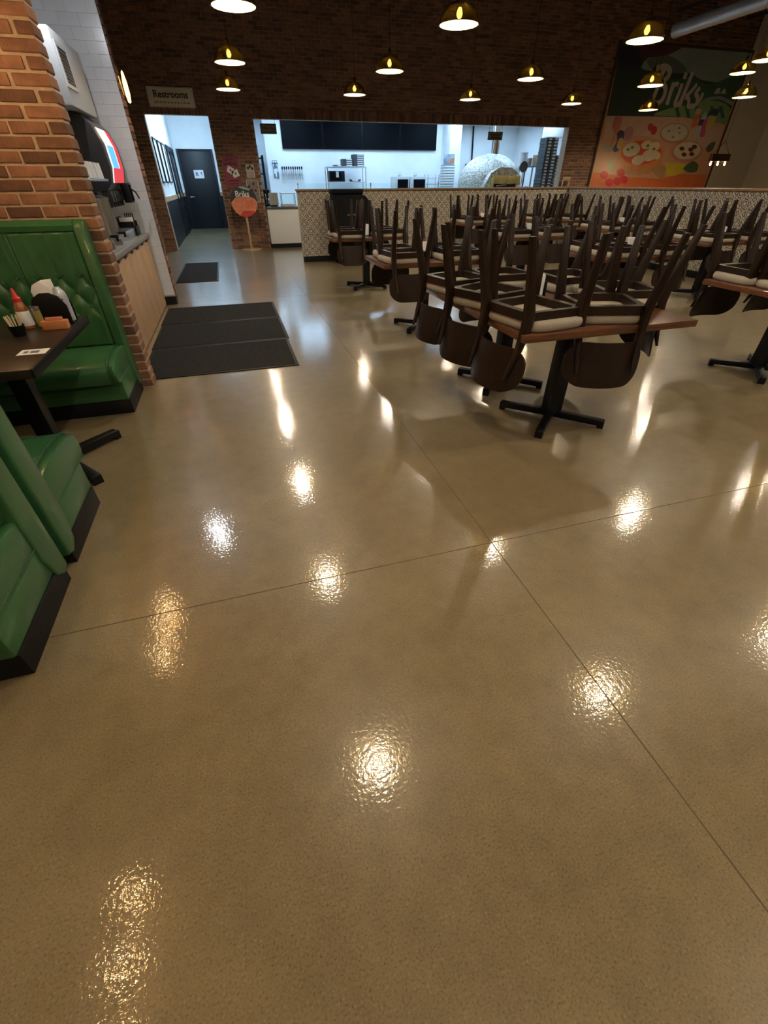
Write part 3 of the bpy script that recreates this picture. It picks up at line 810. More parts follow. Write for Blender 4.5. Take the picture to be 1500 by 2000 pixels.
# recessed downlight above the drink counter
s = thing('spot_lamp', 'small white spot lamp hung above the drink counter', 'spot lamp', (-1.02, 5.7, 2.95))
MB().lathe([(.05, 0), (.055, 0), (.055, .12), (.01, .13), (0, .13)], 16).build('can', M_BLACK, s)
MB().lathe([(0, -.034), (.014, -.031), (.025, -.022), (.032, -.009), (.034, 0), (.034, .01), (0, .01)], 16).build('lens', emitmat('white_spot', (.9, .94, 1.0), 800), s)
MB().cyl((0, 0, .13), (0, 0, CZ-2.95), .01, n=6).build('stem', M_BLACK, s)

# =================================================================== DRINK COUNTER
CX = -1.085
for k in range(4):
    ya = 4.22+k*.798; yb = ya+.794
    lab = ['hidden by the partition', 'just past the brick partition', 'between the partition and the wing', 'against the white tiled wing'][k]
    t = thing('base_cabinet', 'pale oak base cabinet under the drink counter, ' + lab, 'cabinet', (CX, ya, 0))
    MB().box(-1.1, -.022, 0, .794, 0, .835, .002).build('body', mat('dark_carcass', (.06, .04, .025), .7), t)
    for j in range(2):
        dr = MB().box(-.02, 0, .004+j*.397, .392+j*.397, .012, .815, .003).build('door', M_OAK, t)
        MB().box(0, .012, .14+j*.397, .26+j*.397, .80, .815, .002).build('handle', M_BLACK, dr)
tag(MB().box(-2.24, -1.06, 4.215, 7.415, .835, .88, .004).build('drink_counter_top', mat('grey_stone', (.20, .19, .18), .35, var=.2, vscale=60)), 'grey stone worktop running along the oak drink cabinets', 'countertop')

t = thing('soda_dispenser', 'black soda dispenser with a lit red and blue front panel on the drink counter', 'drink dispenser', (-1.15, 6.86, .88))
M_DISP = mat('black_dispenser_plastic', (.02, .021, .026), .35)
MB().prism([(-.70, 1.10), (-.70, .46), (-.06, .46), (.0, .52), (.035, .66), (.03, .85), (-.02, 1.0), (-.10, 1.08), (-.2, 1.10)], 'Y', -.42, .48, .012).build('head', M_DISP, t)
MB().box(-.70, -.38, -.42, .48, .09, .46, .01).build('back_column', M_STEEL, t)
MB().box(-.70, .0, -.42, .48, 0, .09, .008).build('drip_tray', M_STEEL, t)
scr = MB()
prf = [(.006, .53), (.040, .66), (.036, .85), (-.012, .99)]
M_RED2 = emitmat('lit_red_panel', (1.0, .10, .12), .55); M_BLU2 = emitmat('lit_blue_panel', (.15, .55, 1.0), .8); M_WHT2 = emitmat('lit_white_panel', (1.0, .85, .80), .9)
def strip(i0, i1, ya, yb, m, nm, par, off=.003):
    b2 = bmesh.new(); q = prf[i0:i1+1]
    A = [b2.verts.new((x+off, ya, z)) for x, z in q]; B = [b2.verts.new((x+off, yb, z)) for x, z in q]
    A2 = [b2.verts.new((x+off-.004, ya, z)) for x, z in q]; B2 = [b2.verts.new((x+off-.004, yb, z)) for x, z in q]
    for k in range(len(q)-1):
        b2.faces.new((A[k], A[k+1], B[k+1], B[k])); b2.faces.new((A2[k], B2[k], B2[k+1], A2[k+1]))
    bmesh.ops.recalc_face_normals(b2, faces=b2.faces)
    return MB().add(b2).build(nm, m, par)
s0 = strip(0, 3, -.30, .34, M_WHT2, 'lit_panel', t)
strip(0, 1, -.28, .32, M_RED2, 'red_print', s0, .006)
strip(1, 3, .12, .32, M_RED2, 'red_print', s0, .006)
strip(1, 2, -.26, .08, M_BLU2, 'blue_print', s0, .006)
for k in range(6):
    MB().box(-.14, -.04, -.36+k*.14, -.28+k*.14, .36, .46, .006).cyl((-.08, -.32+k*.14, .36), (-.08, -.32+k*.14, .31), .014).build('valve', M_DISP, t)
t = thing('ice_machine', 'grey ice machine with a dark louvred grille on top of the soda dispenser', 'ice machine', (-1.2, 6.62, 1.978))
M_ICE = mat('pale_grey_casing', (.50, .51, .52), .4)
MB().box(-.68, 0, -.56, .48, .0, .512, .012).build('casing', M_ICE, t)
g = MB().box(-.004, .008, -.50, -.20, .16, .40, .003).build('grille', mat('dark_grille', (.05, .045, .045), .6), t)
for k in range(9): MB().box(.004, .012, -.49, -.21, .175+k*.024, .185+k*.024).build('louvre', mat('dark_louvre', (.11, .10, .10), .5), g, smooth=False)
MB().box(.0, .012, -.54, -.18, .13, .16).box(0, .012, -.54, -.18, .40, .43).box(0, .012, -.54, -.50, .16, .40).box(0, .012, -.20, -.16, .16, .40).build('grille_frame', M_ICE, g, smooth=False)
t = thing('cup_lid_rack', 'black wire rack of cup lids fixed below the soda dispenser head', 'rack', (-1.11, 7.1, 1.22))
MB().box(-.05, .03, -.12, -.10, 0, .19, .004).box(-.05, .03, .10, .12, 0, .19, .004).box(-.05, .03, -.10, .10, 0, .015, .004).box(-.05, .03, -.10, .10, .17, .19, .004).build('frame', M_BLACK, t)
MB().box(-.045, .0, -.095, .095, .02, .165, .004).build('lids', mat('mauve_lids', (.30, .22, .22), .5), t)
MB().cyl((.03, -.10, .15), (.09, -.06, .10), .008).cyl((.09, -.06, .10), (.09, .08, .04), .008).build('guard', M_BLACK, t)
# steel shelf with upturned tumblers
t = thing('glass_shelf', 'steel shelf over the drink counter carrying upturned tumblers', 'shelf', (-1.13, 5.55, 1.42))
MB().box(-.30, .06, -.45, .35, 0, .02, .003).build('shelf_board', M_STEEL, t)
for y in (-.40, .30): MB().box(-.28, -.25, y, y+.03, -.545, 0, .003).build('post', M_STEEL, t)
tum = MB().lathe([(.036, 0), (.038, 0), (.031, .115), (0, .118), (0, .113), (.028, .111), (.036, 0)], 16).mesh('tumbler', mat('frosted_clear_plastic', (.72, .73, .75), .25))
for i in range(4):
    for j in range(2):
        tag(link('tumbler', tum, None, (-1.10-j*.085, 5.24+i*.15, 1.44)), 'upturned clear tumbler on the steel shelf of the drink counter', 'tumbler', 'tumblers on the drink shelf')
for k, y in enumerate((5.55, 5.98)):
    t = thing('tea_urn', ['steel tea urn under the tumbler shelf', 'steel tea urn beside the soda dispenser'][k], 'urn', (-1.24, y, .88))
    MB().lathe([(0, 0), (.11, 0), (.11, .06), (.095, .07), (.095, .38), (.10, .39), (.10, .41), (.03, .43), (0, .43)], 24).build('body', M_STEEL, t)
    MB().cyl((.08, 0, .11), (.16, 0, .11), .012).cyl((.15, 0, .12), (.15, 0, .07), .012).build('spigot', M_BLACK, t)
    MB().lathe([(0, .43), (.02, .43), (.02, .45), (0, .455)], 12).build('lid_knob', M_BLACK, t)
t = thing('napkin_dispenser', 'black napkin and straw caddy at the wing end of the drink counter', 'caddy', (-1.22, 7.15, .88))
MB().box(-.10, .09, -.13, .13, 0, .015, .003).box(-.10, -.09, -.13, .13, .015, .20, .003).box(.08, .09, -.13, .13, .015, .10, .003).box(-.09, .08, -.13, -.12, .015, .15, .003).box(-.09, .08, .12, .13, .015, .15, .003).build('caddy', M_BLACK, t)
MB().box(-.08, .06, -.10, .02, .015, .19, .006).build('napkins', M_PAPER, t)
for k in range(5): MB().cyl((-.02+.02*k, .07, .015), (-.03+.022*k, .075, .23), .006, n=6).build('straw', M_BLACK, t)

# floor mats
def fmat(x0, x1, y0, y1, z, lab):
    t = thing('floor_mat', lab, 'mat', ((x0+x1)/2, (y0+y1)/2, 0))
    a, b = (x1-x0)/2, (y1-y0)/2
    MB().box(-a, a, -b, b, 0, z, .002).build('rubber_edge', M_RUBB, t)
    MB().box(-a+.03, a-.03, -b+.03, b-.03, z-.001, z+.002).build('pile', M_MAT, t, smooth=False)
fmat(-1.02, .40, 4.225, 5.155, .008, 'charcoal floor mat nearest the green booth, first of three in a row')
fmat(-1.03, .415, 5.165, 6.165, .008, 'charcoal floor mat in the middle of the three in a row')
fmat(-1.04, .41, 6.18, 7.135, .008, 'charcoal floor mat beside the white tiled wing, last of three in a row')
fmat(-1.10, -.38, 9.17, 11.62, .008, 'charcoal floor mat lying alone before the restroom doorway')

# =================================================================== DISPLAYS ON THE BRICK WALL
t = thing('restrooms_sign', 'cream sign reading Restrooms above the hall doorway', 'sign', (-.765, YB-.004, 2.945))
MB().box(-.49, .49, -.035, 0, -.17, .17, .006).build('board', mat('cream_sign', (.74, .62, .46), .6), t)
MB().box(-.47, .47, -.037, -.03, .155, .16).box(-.47, .47, -.037, -.03, -.16, -.155).box(-.47, -.465, -.037, -.03, -.155, .155).box(.465, .47, -.037, -.03, -.155, .155).build('border_line', mat('tan_line', (.28, .20, .12), .6), t, smooth=False)
M_INK = mat('dark_brown_ink', (.02, .014, .012), .6)
text('lettering', 'Restrooms', .165, M_INK, t, (0, -.037, .04), bold=.004)
w = MB(); x = -.37
while x < .36:
    l = random.uniform(.03, .09); w.box(x, min(x+l, .38), -.0365, -.034, -.105, -.075); x += l+.02
w.build('small_print', mat('tan_print', (.36, .28, .18), .6), t, smooth=False)

def poster(name, lab, corners, m, Y=YB-.006):
    """corners px: left, right, top, bottom at plane Y"""
    a = aty(*corners[0], Y); b = aty(*corners[1], Y)
    x0, x1, z1, z0 = a.x, b.x, a.z, b.z
    t = thing(name, lab, 'poster', ((x0+x1)/2, Y, (z0+z1)/2)); hw, hh = (x1-x0)/2, (z1-z0)/2
    MB().box(-hw, hw, -.006, 0, -hh, hh).build('sheet', m, t, smooth=False)
    return t, hw, hh
M_PINK = mat('raspberry_poster', (.24, .035, .06), .6, var=.1, vscale=10)
t, hw, hh = poster('pink_poster', 'raspberry pink poster with two white cards on the brick pier', ((432, 305), (472, 368)), M_PINK)
def card(t, cx, cz, w, h, ang, m, nm='printed_card', y=-.0085):
    b2 = MB(); mm = Matrix.Translation((cx, 0, cz)) @ Matrix.Rotation(ang, 4, 'Y')
    b2.box(-w/2, w/2, y, -.006, -h/2, h/2, m=mm); return b2.build(nm, m, t, smooth=False)
card(t, -.02, .05, .15, .13, .5, M_PAPER); card(t, .09, -.02, .16, .14, -.35, M_PAPER)
card(t, -.02, .05, .035, .035, .5, M_INK, 'printed_dot', -.0105); card(t, .09, -.02, .035, .035, -.35, M_INK, 'printed_dot', -.0105)
M_MAR = mat('maroon_ink', (.07, .006, .012), .6)
for k in range(7): card(t, -.14+k*.045, .155+.02*math.sin(k*.5), .03, .05, .1, M_MAR, 'printed_letter')
for k in range(3): card(t, -.09+k*.07, .24+.01*k, .05, .025, .05, M_MAR, 'printed_letter')
card(t, .02, -.16, .25, .02, 0, M_MAR, 'printed_line'); card(t, .02, -.22, .22, .015, 0, M_MAR, 'printed_line')
M_BEIGE = mat('beige_poster', (.50, .42, .36), .6, var=.08, vscale=10)
t, hw, hh = poster('small_poster', 'beige poster with dark round emblems above the collage on the brick pier', ((479, 321), (499, 347)), M_BEIGE)
for cx, cz in ((-.05, .06), (.0, .09), (.05, .05)): card(t, cx, cz, .05, .05, .6, M_INK, 'printed_emblem')
for k in range(4): card(t, 0, -.03-.025*k, .13, .007, 0, mat('grey_print', (.12, .12, .15), .6), 'printed_line')
M_COLL = mat('grey_collage', (.22, .18, .15), .6, var=.6, vscale=18)
t, hw, hh = poster('collage_poster', 'grey and brown collage poster in a pale frame low on the brick pier', ((481, 352), (509, 394)), M_COLL)
MB().box(-hw-.01, -hw, -.012, 0, -hh, hh).box(hw, hw+.01, -.012, 0, -hh, hh).box(-hw, hw, -.012, 0, -hh-.01, -hh).box(-hw, hw, -.012, 0, hh, hh+.01).build('frame', M_PAPER, t, smooth=False)
for k in range(6): card(t, random.uniform(-.09, .09), random.uniform(-.17, .17), .06, .05, random.random()*3, random.choice((M_INK, M_MAR, M_BEIGE)), 'printed_patch')

t = thing('round_floor_sign', 'round dark and orange sign on a thin wooden stand by the brick pier', 'sign stand', (.44, 13.78, 0))
M_TAN = mat('pale_wood', (.42, .28, .14), .5)
MB().lathe([(0, 0), (.26, 0), (.26, .014), (.24, .02), (0, .02)], 32).build('base', M_TAN, t)
MB().box(-.025, .025, -.014, .014, .02, .80, .003).build('post', M_TAN, t)
RD = .325; CZD = 1.035
def disc(poly, y0, y1, m, nm): return MB().prism(poly, 'Y', y0, y1).build(nm, m, t, smooth=False)
circ = lambda r, a0=0, a1=2*PI, n=40: [(r*math.cos(a0+(a1-a0)*k/n), CZD+r*math.sin(a0+(a1-a0)*k/n)) for k in range(n)]
disc(circ(RD), -.03, -.014, mat('navy_sign', (.02, .03, .035), .5), 'panel')
lo = [(RD*.985*math.cos(a), CZD+RD*.985*math.sin(a)) for a in [PI*(1.02+.96*k/30) for k in range(31)]]
disc(lo + [(.26, CZD+.06), (.12, CZD+.11), (.06, CZD+.14), (-.03, CZD+.10), (-.2, CZD+.08)], -.033, -.03, mat('orange_print', (.62, .20, .10), .5, var=.15, vscale=12), 'orange_field')
lo2 = [(RD*.98*math.cos(a), CZD+RD*.98*math.sin(a)) for a in [PI*(1.35+.42*k/20) for k in range(21)]]
disc(lo2 + [(.16, CZD-.19), (-.05, CZD-.19)], -.035, -.033, mat('red_print', (.50, .04, .03), .5), 'red_field')
for k in range(8): disc([(.02, CZD+.02-k*.022), (.22-.01*(k % 3), CZD+.02-k*.022), (.22-.01*(k % 3), CZD+.026-k*.022), (.02, CZD+.026-k*.022)], -.0345, -.033, mat('red_print', (.50, .04, .03), .5), 'printed_line')
disc([(-.10, CZD+.29), (.04, CZD+.245), (.16, CZD+.22), (.2, CZD+.25), (.06, CZD+.30), (-.05, CZD+.31)], -.033, -.03, mat('sage_print', (.25, .32, .27), .5), 'sage_leaf')
text('lettering', 'Briks', .17, M_PAPER, t, (-.02, -.033, CZD+.15), bold=.002)

# =================================================================== KITCHEN
def px_box(px0, py0, px1, py1, Y):
    a = aty(px0, py0, Y); b = aty(px1, py1, Y); return a.x, b.x, b.z, a.z
# order counter and cook-line counter
t = thing('order_counter', 'white fronted order counter beside the brick pier', 'counter', (1.40, 14.3, 0))
MB().box(-.415, .43, -.42, .42, .1, .87, .004).build('front_panel', M_CREAM if False else mat('off_white_panel', (.62, .60, .57), .5), t)
MB().box(-.42, .43, -.40, .40, 0, .1).build('toe_kick', M_RUBB, t, smooth=False)
MB().box(-.43, .44, -.45, .45, .87, .91, .004).build('worktop', mat('dark_stone', (.06, .06, .065), .25), t)
t = thing('kitchen_counter', 'long white kitchen counter behind the tiled half wall with a glass guard', 'counter', (5.8, 14.6, 0))
MB().box(-3.95, 3.9, -.3, .3, .1, .87, .004).build('body', mat('off_white_panel', (.62, .60, .57), .5), t)
MB().box(-3.95, 3.9, -.33, .33, .87, .91, .004).build('worktop', M_STEEL, t)
for k in range(3):
    xa = -3.9+k*2.0
    MB().box(xa, xa+1.96, -.25, -.242, .91, 1.39).build('glass_pane', M_GLASS, t, smooth=False)
    MB().box(xa-.012, xa+.012, -.27, -.22, .91, 1.40, .003).build('guard_post', M_CHROME, t)

x0, x1, z0, z1 = px_box(545, 228, 852, 294, 17.93)
n = 4; wd = (x1-x0)/n
for k in range(n):
    t = thing('menu_screen', 'black switched-off menu screen on the white kitchen wall, %s' % ['by the drink taps', 'second from the drink taps', 'second from the white pier', 'by the white pier'][k], 'screen', (x0+wd*(k+.5), 17.98, (z0+z1)/2))
    hh = (z1-z0)/2
    MB().box(-wd/2+.006, wd/2-.006, -.05, .018, -hh, hh, .006).build('housing', M_BLACK, t)
    MB().box(-wd/2+.02, wd/2-.02, -.053, -.049, -hh+.02, hh-.02).build('display', M_SCREEN, t, smooth=False)

# drink taps
tp = None
for k in range(10):
    a = aty(551+4.2*k, 331, 17.98)
    t = thing('drink_tap', 'steel drink tap with a black handle on the white kitchen wall', 'tap', (a.x, 17.999, a.z), group='drink taps on the kitchen wall')
    if tp is None:
        tp = (MB().cyl((0, 0, -.12), (0, -.10, -.12), .02).cyl((0, -.09, -.10), (0, -.11, -.26), .014).mesh('spout', M_STEEL),
              MB().cyl((0, -.09, -.10), (0, -.10, .0), .012).mesh('stem', M_CHROME), MB().lathe([(0, 0), (.022, 0), (.026, .05), (.015, .075), (0, .08)], 10, (0, -.10, 0)).mesh('handle', M_BLACK))
    link('spout', tp[0], t); link('stem', tp[1], t); link('handle', tp[2], t)
x0, x1, z0, z1 = px_box(531, 313, 545, 347, 17.98)
t = thing('wall_print', 'framed pale blue print beside the drink taps', 'picture', ((x0+x1)/2, 17.998, (z0+z1)/2)); hw, hh = (x1-x0)/2, (z1-z0)/2
MB().box(-hw, hw, -.02, 0, -hh, hh).build('frame', mat('grey_frame', (.25, .28, .32), .5), t, smooth=False)
MB().box(-hw+.02, hw-.02, -.023, -.02, -hh+.02, hh-.02).build('sheet', M_PAPER, t, smooth=False)
w = MB(); w.prism([(-.07, 0), (.07, .02), (.0, .2)], 'Y', -.026, -.023); w.box(-.1, .1, -.026, -.023, hh-.09, hh-.06); w.box(-.06, -.02, -.026, -.023, -.22, -.12); w.box(.03, .09, -.026, -.023, -.24, -.08)
w.build('artwork', mat('slate_blue_ink', (.10, .17, .25), .6), t, smooth=False)

# shelf rack with takeaway boxes
YR = 17.3
x0, x1, z0, z1 = px_box(638, 325, 716, 362, YR)
t = thing('steel_rack', 'small steel wire rack carrying boxes against the kitchen wall', 'rack', ((x0+x1)/2, YR+.2, .9)); hw = (x1-x0)/2; top = z1-.9
for sx in (-1, 1):
    for sy in (-1, 1): MB().cyl((sx*(hw-.02), sy*.2, 0), (sx*(hw-.02), sy*.2, top), .014, n=8).build('post', M_CHROME, t)
MB().box(-hw, hw, -.23, .23, top-.03, top, .004).build('upper_shelf', M_ICE, t)
zs = aty(650, 355, YR).z-.9
MB().box(-hw, hw, -.23, .23, zs-.03, zs, .004).build('lower_shelf', M_ICE, t)
tag(MB().box(hw*2-1.18, hw*2-1.175, 0, .001, 0, .001).build('table_under_rack', M_STEEL) if False else MB().box(x0-.3, x1+2.8, YR-.1, 17.95, .82, .9, .004).build('back_worktop', M_STEEL), 'steel back worktop along the white kitchen wall', 'worktop')
for xx in (x0-.2, x1+2.6):
    pass
M_BOX = mat('dark_carton', (.05, .055, .065), .6); M_BOXP = mat('pale_carton_print', (.62, .62, .62), .6)
bx = {}
def carton(name, lab, grp, x, y, z, w_, d_, h_):
    key = (w_, d_, h_)
    if key not in bx:
        bx[key] = (MB().box(-w_/2, w_/2, -d_/2, d_/2, 0, h_-.004, .003, 1).mesh('box', M_BOX, False), MB().box(-w_*.12, w_/2-.02, -d_/2-.002, -d_/2, h_*.28, h_*.8).mesh('print', M_BOXP, False))
    t = thing(name, lab, 'box', (x, y, z), 0, grp)
    link('carton', bx[key][0], t); link('print', bx[key][1], t)
def carton_stack(px0, px1, ptop, pbot, Y, n, lab, grp):
    a = aty(px0, pbot, Y); b = aty(px1, pbot, Y); zt = aty((px0+px1)/2, ptop, Y).z; zb = a.z if grp != 'rack' else 0
    return a.x, b.x, a.z, zt
ztop = z1
for px0, px1, ptop, n, nm in ((690, 711, 301, 6, 'tall'), (669, 689, 310, 4, 'medium'), (653, 668, 322, 1, 'flat')):
    a = aty(px0, 325, YR+.02); b = aty(px1, 325, YR+.02); h = (aty(px0, ptop, YR+.02).z - ztop)/n
    h = max(h, .04)
    for k in range(n):
        carton('takeaway_box', 'dark printed takeaway box in the %s pile on the steel rack' % nm, 'boxes in the %s pile on the rack' % nm, (a.x+b.x)/2, YR+.17, ztop+k*h, round(b.x-a.x-.01, 3), .34, round(h, 4))
def small(name, lab, cat, px0, py0, px1, py1, Y, d, zbase=None):
    x0, x1, z0, z1 = px_box(px0, py0, px1, py1, Y)
    if zbase is not None: z0 = zbase
    return thing(name, lab, cat, ((x0+x1)/2, Y, z0)), (x1-x0)/2, z1-z0
t, hw, h = small('microwave', 'black microwave on the lower shelf of the steel rack', 'microwave', 643, 334, 674, 354, YR+.01, .4, zs+.9)
MB().box(-hw, hw, 0, .38, 0.0, h, .01).build('body', M_BLACK, t)
MB().box(-hw*.9, hw*.55, -.008, 0, .04, h-.04).build('door', M_SCREEN, t, smooth=False)
MB().box(-hw*.15, hw*.2, -.012, -.006, h-.16, h-.01).build('taped_note', M_ICE, t, smooth=False)
t, hw, h = small('serving_tray', 'dark shallow tray beside the microwave on the steel rack', 'tray', 686, 349, 706, 354, YR+.03, .3, zs+.9)
MB().prism([(-hw, .06), (-hw*.8, 0), (hw*.8, 0), (hw, .06), (hw-.02, .06), (hw*.75, .012), (-hw*.75, .012), (-hw+.02, .06)], 'Y', .02, .34).build('tray', M_BLACK, t)
for k, (p0, p1) in enumerate(((770, 799), (801, 832))):
    t, hw, h = small('counter_oven', ['white counter oven with a black window next to the steel rack', 'white counter oven with a black window next to the white pier'][k], 'oven', p0, 345, p1, 366, YR, .4, .9)
    MB().box(-hw+.01, hw-.01, 0, .45, 0, h, .012).build('casing', M_ICE, t)
    MB().box(-hw*.55, hw*.85, -.006, 0, .16, h-.07).build('window', M_SCREEN, t, smooth=False)
    MB().cyl((-hw*.5, -.02, .10), (hw*.8, -.02, .10), .01, n=8).build('handle', M_CHROME, t)
    p = thing('herb_pot', ['small leafy herb pot on the oven next to the steel rack', 'small leafy herb pot on the oven next to the white pier'][k], 'plant', ((aty(p0+14, 345, YR).x), YR+.2, .9+h))
    MB().lathe([(0, 0), (.05, 0), (.065, .05), (.055, .05), (0, .045)], 12).build('pot', M_ICE, p)
    lf = MB()
    for q in range(14):
        a = q*2.39; r = .05+.05*(q % 4)/3; zz = .07+.012*(q % 5)
        lf.prism([(0, 0), (.025, .01), (.06, 0), (.025, -.01)], 'Z', zz, zz+.003, m=Matrix.Rotation(a, 4, 'Z') @ Matrix.Translation((r*.3, 0, 0)))
    stuff(lf.build('leaves', mat('dull_green_leaf', (.10, .16, .08), .5), p, smooth=False))
t, hw, h = small('wire_shelf', 'small pale wire shelf between the ovens and the white pier', 'shelf', 836, 341, 856, 366, YR, .3, .9)
for sx in (-1, 1):
    for yy in (0, .3): MB().cyl((sx*hw, yy, 0), (sx*hw, yy, h), .012, n=6).build('post', M_CHROME, t)
for k in range(4): MB().box(-hw, hw, 0, .3, h*(k+.6)/4.2, h*(k+.6)/4.2+.012).build('tier', M_CHROME, t, smooth=False)
# pile of white trays on the pier corner
a = aty(866, 365, 16.9); b = aty(886, 365, 16.9)
zt0 = 1.0
st = tag(MB().box(a.x-.05, b.x+.1, 16.85, 17.28, 0, 1.0, .01).build('prep_table', M_STEEL), 'steel prep table holding the pile of white trays', 'table')
nT = 12; zt1 = aty(876, 322, 16.9).z; hT = (zt1-zt0)/nT
tme = (MB().box(-(b.x-a.x)/2, (b.x-a.x)/2, 0, .36, 0, hT*.62, .006).mesh('tray', M_PAPER, False), MB().box(-(b.x-a.x)/2+.01, (b.x-a.x)/2-.01, .01, .35, hT*.62, hT).mesh('rim', mat('blue_grey_plastic', (.25, .32, .40), .5), False))
for k in range(nT):
    t = thing('dough_tray', 'white dough tray in the tall pile before the white pier', 'tray', ((a.x+b.x)/2, 16.9, zt0+k*hT), 0, 'white dough trays')
    link('tray', tme[0], t); link('rim', tme[1], t)
t = thing('leaning_board', 'picture board with an orange corner standing on the tray pile', 'board', ((a.x+b.x)/2, 17.0, zt1)); hw = (b.x-a.x)/2
MB().box(-hw, hw, 0, .03, 0, .28, .003).build('board', mat('grey_blue_print', (.30, .36, .42), .5, var=.4, vscale=6), t)
MB().prism([(0, .03), (hw, .05), (hw, .2), (.03, .14)], 'Y', -.004, 0).build('orange_corner', mat('orange_print', (.62, .20, .10), .5), t, smooth=False)

# pizza oven
OXC, OYC = 8.40, 16.10
t = thing('pizza_oven', 'domed pizza oven clad in pale mosaic with a brass hood over its mouth', 'oven', (OXC, OYC, 0))
def mosaic():
    m = mat('pale_mosaic', (.5, .5, .46), .2); nt = m.node_tree; b = nt.nodes['Principled BSDF']
    v = nt.nodes.new('ShaderNodeTexVoronoi'); v.inputs['Scale'].default_value = 30; tc = nt.nodes.new('ShaderNodeTexCoord'); nt.links.new(tc.outputs['Object'], v.inputs['Vector'])
    r = nt.nodes.new('ShaderNodeValToRGB'); nt.links.new(v.outputs['Color'], r.inputs[0])
    for e, (p, c) in zip(r.color_ramp.elements, ((.2, (.26, .29, .26, 1)), (.8, (.66, .60, .52, 1)))): e.position = p; e.color = c
    nt.links.new(r.outputs[0], b.inputs['Base Color'])
    bp = nt.nodes.new('ShaderNodeBump'); bp.inputs['Strength'].default_value = .6; bp.inputs['Distance'].default_value = .02
    nt.links.new(v.outputs['Distance'], bp.inputs['Height']); nt.links.new(bp.outputs[0], b.inputs['Normal']); return m
M_MOS = mosaic()
MB().lathe([(1.0, 0), (1.0, 1.38)] + [(1.0*math.cos(PI/2*k/12), 1.38+.74*math.sin(PI/2*k/12)) for k in range(1, 13)], 40).build('dome', M_MOS, t)
arch = [(-.42, .95), (.42, .95), (.42, 1.25), (.30, 1.42), (.12, 1.50), (-.12, 1.50), (-.30, 1.42), (-.42, 1.25)]
MB().prism([(-.66, 0), (.62, 0), (.62, 1.30), (.46, 1.62), (.2, 1.76), (-.2, 1.76), (-.48, 1.62), (-.66, 1.30)], 'Y', -1.02, -.2, .02).build('front_block', M_MOS, t)
MB().prism([(-.36, .95), (.42, .95), (.42, 1.36), (.30, 1.44), (-.30, 1.44), (-.36, 1.36)], 'Y', -1.03, -1.0).build('mouth', mat('mouth_black', (.01, .01, .01), .8), t, smooth=False)  # flat black plate on the front block in place of an open mouth
hd = MB()
for k in range(6):
    xa = -.42+k*.15; hd.prism([(xa, 1.34), (xa+.15, 1.36), (xa+.15, 1.55), (xa, 1.56)], 'Y', -1.12-.03*(k % 2), -1.0, .005)
hd.box(-.46, -.38, -1.09, -1.0, .95, 1.5, .005)
hd.build('brass_hood', mat('pale_brass', (.55, .46, .20), .35, metal=.6), t)
MB().box(-.34, .40, -1.05, -1.02, 1.0, 1.26, .01).build('oven_door', mat('grey_steel_door', (.26, .25, .25), .4, metal=.5), t)
MB().cyl((-.30, -1.07, 1.30), (0.05, -1.07, 1.33), .018).build('door_bar', M_CHROME, t)
MB().cyl((.05, -.1, 2.08), (.05, -.1, 3.19), .13, n=20).build('flue', M_CHROME, t)
# conduit on the far wall
pts = [aty(*p, 21.262) for p in ((926, 236), (921, 318), (910, 321), (907, 346))]
tag(MB().tube([(p.x, 17.25+.0, p.z) for p in pts] if False else [tuple(p) for p in pts], .032, 8).build('conduit_pipe', M_BLACK), 'bent dark conduit pipe left of the pizza oven dome', 'pipe')
# hanging signs
for (p0, q0, p1, q1), lab, txt in (((507, 241, 541, 262), 'dark hanging sign over the order counter', 'Order Here'), ((954, 257, 980, 274), 'dark hanging sign before the oven flue', None)):
    x0, x1, z0, z1 = px_box(p0, q0, p1, q1, YB+.1)
    t = thing('hanging_sign', lab, 'sign', ((x0+x1)/2, YB+.1, (z0+z1)/2)); hw, hh = (x1-x0)/2, (z1-z0)/2
    MB().box(-hw, hw, -.012, .012, -hh, hh, .004).build('frame', mat('dark_bronze', (.06, .05, .04), .4), t)
    MB().box(-hw+.02, hw-.02, -.015, -.011, -hh+.05, hh-.03).build('face', mat('taupe_face', (.20, .175, .15), .5), t, smooth=False)
    MB().box(-hw, hw, -.016, -.011, -hh, -hh+.045).build('brass_band', mat('dull_bronze', (.14, .10, .03), .4), t, smooth=False)
    if txt: text('lettering', txt, .078, M_INK, t, (0, -.016, .01), bold=.001)
    else:
        w = MB(); w.box(-hw+.06, hw-.06, -.017, -.014, .01, .035); w.box(-hw+.09, hw-.08, -.017, -.014, -.04, -.02); w.build('print', M_INK, t, smooth=False)
    for s in (-1, 1): MB().cyl((s*(hw-.03), 0, hh), (s*(hw-.03), 0, OZ-(z0+z1)/2+.02), .004, n=6).build('hanger', M_BLACK, t)

# carton towers by the opening's end
YC = 15.05
def tower(px0, px1, ptop, pbot, n, lab, grp, Y):
    b0 = aty(px0, pbot, Y); b1 = aty(px1, pbot, Y); zt = aty((px0+px1)/2+6, ptop, Y).z
    zb = .91+.02; h = (zt-zb)/n
    for k in range(n):
        carton('pizza_box', lab, grp, (b0.x+b1.x)/2+random.uniform(-.006, .006), Y+.2, zb+k*h, round(b1.x-b0.x, 3), .38, round(h, 4))
tag(MB().box(9.45, 10.9, 14.98, 15.55, .0, .93, .006).build('side_bench', M_STEEL), 'steel bench carrying the towers of pizza boxes', 'bench')
tower(1056, 1066, 268, 350, 20, 'dark pizza box in the tower nearest the oven', 'pizza boxes in the tower nearest the oven', YC)
tower(1067, 1078, 268, 350, 20, 'dark pizza box in the middle tower', 'pizza boxes in the middle tower', YC)
tower(1079, 1087, 303, 350, 14, 'dark pizza box in the low tower by the brick jamb', 'pizza boxes in the low tower', YC)
